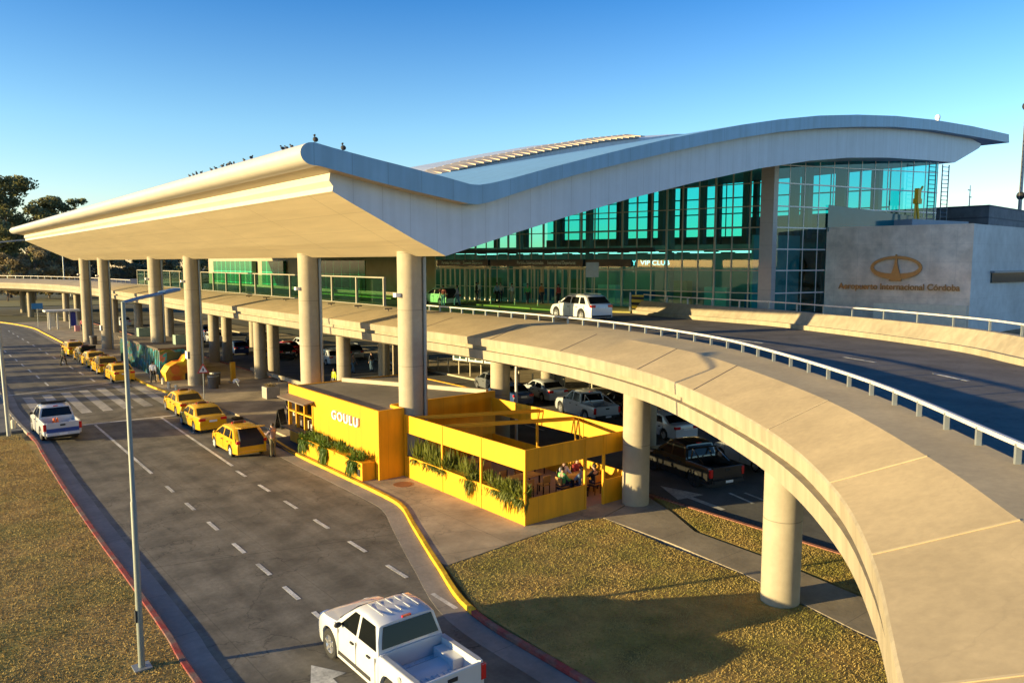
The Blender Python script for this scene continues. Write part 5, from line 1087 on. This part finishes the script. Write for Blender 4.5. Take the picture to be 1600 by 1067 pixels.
# concrete planter, bins, benches, yellow post, menu board
CP = thing('concrete_planter', 'square concrete planter with a small dry shrub on the plaza', 'planter', (21.1, 54.5, .12)); MB().box(-.5, .5, -.5, .5, 0, .85).build('box', mat('planter_concrete', (.35, .31, .25), .9, .15, 4), CP, bevel=.03); b = MB(); foliage(b, -.3, .3, -.3, .3, .85, 160, .1, .5, 31); b.m = [0] * len(b.f); b.build('shrub', LEAFB, CP, fix=False)
for (x, y, l) in [(19.2, 61.5, 'dark litter bin left of the yellow post'), (19.9, 63.2, 'wide dark bin beside the lit canopy column'), (18.5, 104.0, 'grey barrel bin between the two farthest canopy columns')]:
    t = thing('litter_bin', l, 'bin', (x, y, .12)); MB().lathe([(.001, 0), (.38, 0), (.42, 1.0), (.40, 1.05), (.001, 1.05)], n=18).build('drum', mat('bin_brown', (.10, .08, .06), .7), t, smooth=40); MB().lathe([(.43, .95), (.45, .95), (.45, 1.02), (.43, 1.02)], n=18).build('rim', GALV, t)
yp = thing('warning_post', 'yellow square post at the edge of the shaded parking', 'post', (21.4, 63.4, .12)); MB().box(-.17, .17, -.17, .17, 0, 1.7).build('post', YEL, yp); MB().box(-.3, .3, -.3, .3, 0, .12).build('base', CONC, yp)
MBd = thing('menu_board', 'black folding menu board beside the cafe serving window', 'board', (17.6, 44.0, .12), R(30)); b = MB(); b.beam((0, -.25, 0), (0, 0, 1.15), .6, .04, up=(0, 1, 0)); b.build('front_panel', PB, MBd); b = MB(); b.beam((0, .25, 0), (0, .02, 1.15), .6, .04, up=(0, 1, 0)); b.build('rear_panel', PB, MBd)
for i, (x, y, l) in enumerate([(12.9, 20.5, '')][:0]): pass
# posters / plates on canopy columns
for (y, l) in [(64.2, 'white notice on the third canopy column'), (97.0, 'white notice on a distant canopy column')]:
    tag(MB().box(-.02, .02, -.3, .3, -.3, .3).build('notice', PLATE, loc=(18.65 - .62, y, 2.6)), l, 'notice')
# steel guard rail in front of lower road
GR = thing('guard_rail', 'low concrete beam barrier between the plaza and the shaded parking', 'barrier', (24.6, 44, .1)); MB().box(-.1, .1, 0, 24, .25, .55).build('beam', CONC, GR)
for k in range(9): MB().box(-.08, .08, k * 2.9, k * 2.9 + .2, 0, .25).build('foot', CONC, GR)
CV = MB().lathe([(.001, 0), (.42, 0), (.42, .015), (.001, .015)], n=24).build('manhole_cover', mat('rust', (.22, .09, .03), .8), loc=(17.2, 29.2, .121)); tag(CV, 'rusty drain cover on the pavement beside the cafe corner', 'cover')
#@@TREES
# ================================================================ TREES
def leafblob(q, c, r, n, size, vs, fs):
    for _ in range(n):
        while True:
            d = Vector((q.uniform(-1, 1), q.uniform(-1, 1), q.uniform(-1, 1)))
            if .2 < d.length < 1: break
        p = c + Vector((d.x * r, d.y * r, d.z * r * .7)); a = Vector((q.uniform(-1, 1), q.uniform(-1, 1), q.uniform(-1, 1))).normalized(); b = a.cross(Vector((q.uniform(-1, 1), q.uniform(-1, 1), q.uniform(-1, 1)))).normalized(); s_ = size * q.uniform(.6, 1.4)
        o = len(vs); vs += [tuple(p + a * s_), tuple(p + b * s_ * .6), tuple(p - a * s_), tuple(p - b * s_ * .6)]; fs.append((o, o + 1, o + 2, o + 3))
def tree(h, spread, seed, leaf, nb=16, nl=170, size=.5, base=.35):
    q = random.Random(seed); t = bpy.data.objects.new('tree', None); C.objects.link(t); tr = MB()
    top = Vector((q.uniform(-1, 1), q.uniform(-1, 1), h * .8)); tr.tube([(0, 0, -.2), top * .35 + Vector((.3, 0, 0)), top * .7, top], [h * .022, h * .017, h * .011, h * .004], 8); vs, fs = [], []
    for k in range(nb):
        f = base + (1 - base) * (k + .5) / nb; a = q.uniform(0, 2 * PI); rr = spread * q.uniform(.35, 1) * (1.15 - abs(f - .62) * 1.1); c = Vector((math.cos(a) * rr, math.sin(a) * rr, h * f)); s0 = top * min(1, f * .85)
        tr.tube([s0, s0.lerp(c, .5) + Vector((0, 0, .3)), c], [h * .006, h * .004, h * .0015], 5)
        for j in range(3): leafblob(q, c + Vector((q.uniform(-1, 1), q.uniform(-1, 1), q.uniform(-.6, .6))) * spread * .22, spread * q.uniform(.16, .30), nl // 3, size, vs, fs)
    tr.build('trunk', BARK, t); m2 = MB(); m2.v = vs; m2.f = fs; m2.m = [0] * len(fs); m2.build('crown', leaf, t, fix=False); return t
def az(px): return R(38.80) + math.atan((px - 800) / 1206.3)
def at(px, dist): return (dist * math.sin(az(px)), dist * math.cos(az(px)))
TG = 'trees beyond the elevated road'
protoE = [tree(30, 8, 11, LEAFD, 26, 330, .42, .30), tree(27, 9, 12, LEAFD, 24, 300, .42, .35)]; protoB = [tree(14, 6, 13, LEAFB, 16, 330, .36, .18), tree(13, 6.5, 14, LEAFD, 16, 330, .36, .12)]
def place(pr, px, dist, s_, lab, used=set()):
    x, y = at(px, dist)
    if id(pr) in used: o = dup(pr)
    else: o = pr; used.add(id(pr))
    o.location = (x, y, 0); o.scale = (s_,) * 3; o.rotation_euler = (0, 0, px * .7); tag(o, lab, 'tree', TG); return o
for i, (k, px, d, s_, l) in enumerate([(0, 12, 262, 1.12, 'tall dark eucalyptus at the left edge of the photo'), (1, 45, 268, 1.05, 'tall dark eucalyptus second from the left edge'), (0, 100, 275, .98, 'eucalyptus with a rounded crown against the sky just above the canopy end'), (1, 76, 290, .72, 'lower eucalyptus in the gap between two taller ones'), (1, 128, 280, .93, 'eucalyptus partly hidden by the canopy tip'), (0, -25, 250, 1.1, 'eucalyptus mostly beyond the left edge of the photo')]): place(protoE[k], px, d, s_, l)
xs = [8, 30, 52, 74, 96, 118, 140, 165, 190, 215, 240, 262, 285, 310, 332, 355, 378, 400, 425, 455, 490]
for i, px in enumerate(xs): 
    o = place(protoB[i % 2], px, 238 + (i * 37) % 24, .82 + .03 * (i * 7 % 5), 'bushy %s tree in the belt behind the elevated road' % ('brown' if i % 2 == 0 else 'dark green')); o['group'] = 'brown trees in the far belt' if i % 2 == 0 else 'dark green trees in the far belt'
# wood edge seen behind the terminal's far wing and far plain
# roadside trees left of the frame whose shadows cross the far road
for i, (x, y, s_) in enumerate([(-24, 79, .62), (-26, 92, .7), (-24, 103, .6), (-28, 118, .75)]):
    o = dup(protoB[1]); o.location = (x, y, 0); o.scale = (s_,) * 3; tag(o, 'roadside tree left of the road beyond the side drive', 'tree', 'roadside trees left of the road')
